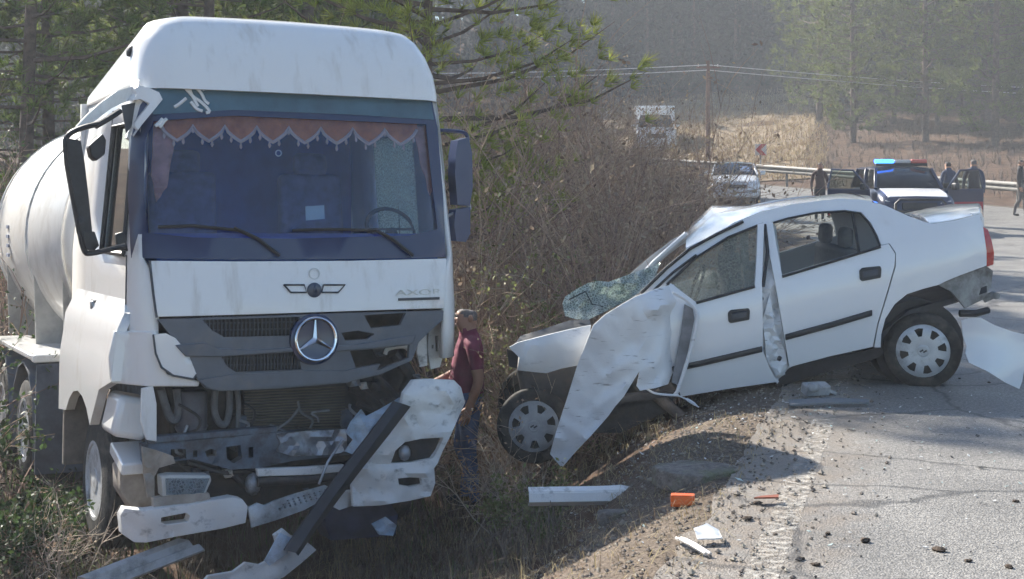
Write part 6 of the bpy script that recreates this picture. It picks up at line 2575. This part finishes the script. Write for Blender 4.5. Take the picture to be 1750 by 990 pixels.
clods = [(1295, 862, 0.025, 'dark clod beside a red brown shard on the shoulder'), (1278, 889, 0.028, 'dark clod above the pale trim on the shoulder'), (1325, 915, 0.017, 'small dark clod near the painted line, below the others'), (1395, 968, 0.022, 'dark clod on asphalt at the bottom edge'),
         (1370, 957, 0.017, 'small dark clod left of the oil spot'), (1478, 926, 0.030, 'flat dark clod in the middle of the asphalt'), (1605, 942, 0.033, 'largest dark clod on the open asphalt'), (1655, 960, 0.019, 'dark clod right of the largest clod'), (1415, 914, 0.017, 'dark clod just across the painted line'),
         (1725, 972, 0.022, 'dark clod near the picture corner'), (1735, 858, 0.019, 'lone dark clod at the far picture edge of the asphalt'), (1112, 950, 0.017, 'dark clod on the earth below the indicator lamp'), (1690, 655, 0.017, 'dark clod under the detached bumper skin'), (1640, 648, 0.014, 'dark clod right of the rear wheel')]
for i, (px, py, s, lab) in enumerate(clods):
    debris('earth_clod', lab, 'clod', px, py, clod(i * 3.1, s), CLOD, i * .9, 'clods and crumbs on the road edge')


def f(mb):
    mb.sheet([(-.07, -.02), (.06, -.03), (.08, .02), (-.02, .03)], lambda x, y: Vector((x, y, .02 + .1 * abs(x))), (0, 0, .008))


debris('rusty_shard', 'red brown shard on the shoulder beside a dark clod', 'shard', 1308, 860, f, RUST, .2)
# glass crumbs and plastic splinters round the wreck
rnd = random.Random(91)
cmb = MB()
for _ in range(420):
    if rnd.random() < .6:
        X, Y = rnd.gauss(1.9, 1.0), rnd.gauss(10.2, .9)
    else:
        X, Y = rnd.uniform(.2, 4.2), rnd.uniform(6.4, 10.5)
    if not 5.8 < Y < 13:
        continue
    zg = max(z_ground(X, Y), z_road(Y) + .004 if X > edge_l(Y) else -9) + .006
    s = rnd.uniform(.004, .013) * (2.2 if rnd.random() < .06 else 1)
    a = rnd.uniform(0, 6.28)
    u, w = Vector((math.cos(a), math.sin(a), rnd.uniform(-.3, .5))), Vector((-math.sin(a), math.cos(a), 0))
    c = Vector((X, Y, zg))
    A = [c - u * s, c + w * s * rnd.uniform(.4, .9), c + u * s * 1.2, c - w * s * rnd.uniform(.3, .8)]
    B = [q + Vector((0, 0, .003)) for q in A]
    cmb.add(A + B, [(3, 2, 1, 0), (4, 5, 6, 7), (0, 1, 5, 4), (1, 2, 6, 5), (2, 3, 7, 6), (3, 0, 4, 7)], rnd.choice((0, 0, 1, 1, 2)))
o = cmb.build('crash_debris', [mat('splinter_white', (.7, .7, .68), .4), mat('splinter_black', (.03, .03, .03), .5), mat('splinter_glass', (.45, .55, .52), .15)], smooth=0)
tag(o, 'glass crumbs and small plastic splinters scattered around the wreck', 'debris', kind='stuff')
# narrow beam and sheet metal lying in the ditch in front of the lorry
p = at(245, 962, 10.15)
q0, q1 = at(150, 1005, 9.85), at(322, 938, 10.35)
mb = MB()
sdir = Vector((.30, .95, 0)).normalized()
rows = []
for k in range(7):
    t = k / 6
    c = q0.lerp(q1, t)
    rows.append([c + Vector((-.075, 0, .045)), c + Vector((-.07, 0, .075)), c + Vector((.0, .01, .06)), c + Vector((.03, .01, .02)), c + Vector((.07, .02, .03)), c + Vector((.11, .02, -.01))])
mb.slab([[v - p for v in r] for r in rows], (0, .012, -.015))
o = mb.build('metal_profile', mat('profile_grey', (.42, .43, .43), .5, metal=.2, dirt=(.12, .13, .11), dscale=5, dlo=.45, dhi=.75), smooth=30)
o.location = p
tag(o, 'long ribbed grey metal profile lying in the ditch under the bumper', 'metal profile')
# ------------------------------------------------------------------ haze
bx0, bx1, by0, by1, bz0, bz1 = -85, 95, -12, 190, -4.0, 37
mb = MB().box(((bx0 + bx1) / 2, (by0 + by1) / 2, (bz0 + bz1) / 2), (bx1 - bx0, by1 - by0, bz1 - bz0))
hm = bpy.data.materials.new('haze_air')
hm.use_nodes = True
hn = hm.node_tree.nodes
hn.remove(hn['Principled BSDF'])
pv = hn.new('ShaderNodeVolumePrincipled')
pv.inputs['Color'].default_value = (.86, .90, .95, 1)
pv.inputs['Density'].default_value = .0021
pv.inputs['Anisotropy'].default_value = .0
hm.node_tree.links.new(pv.outputs[0], hn['Material Output'].inputs['Volume'])
hz = mb.build('haze', hm, smooth=0)
tag(hz, 'thin pale haze in the valley air', 'haze', kind='stuff')
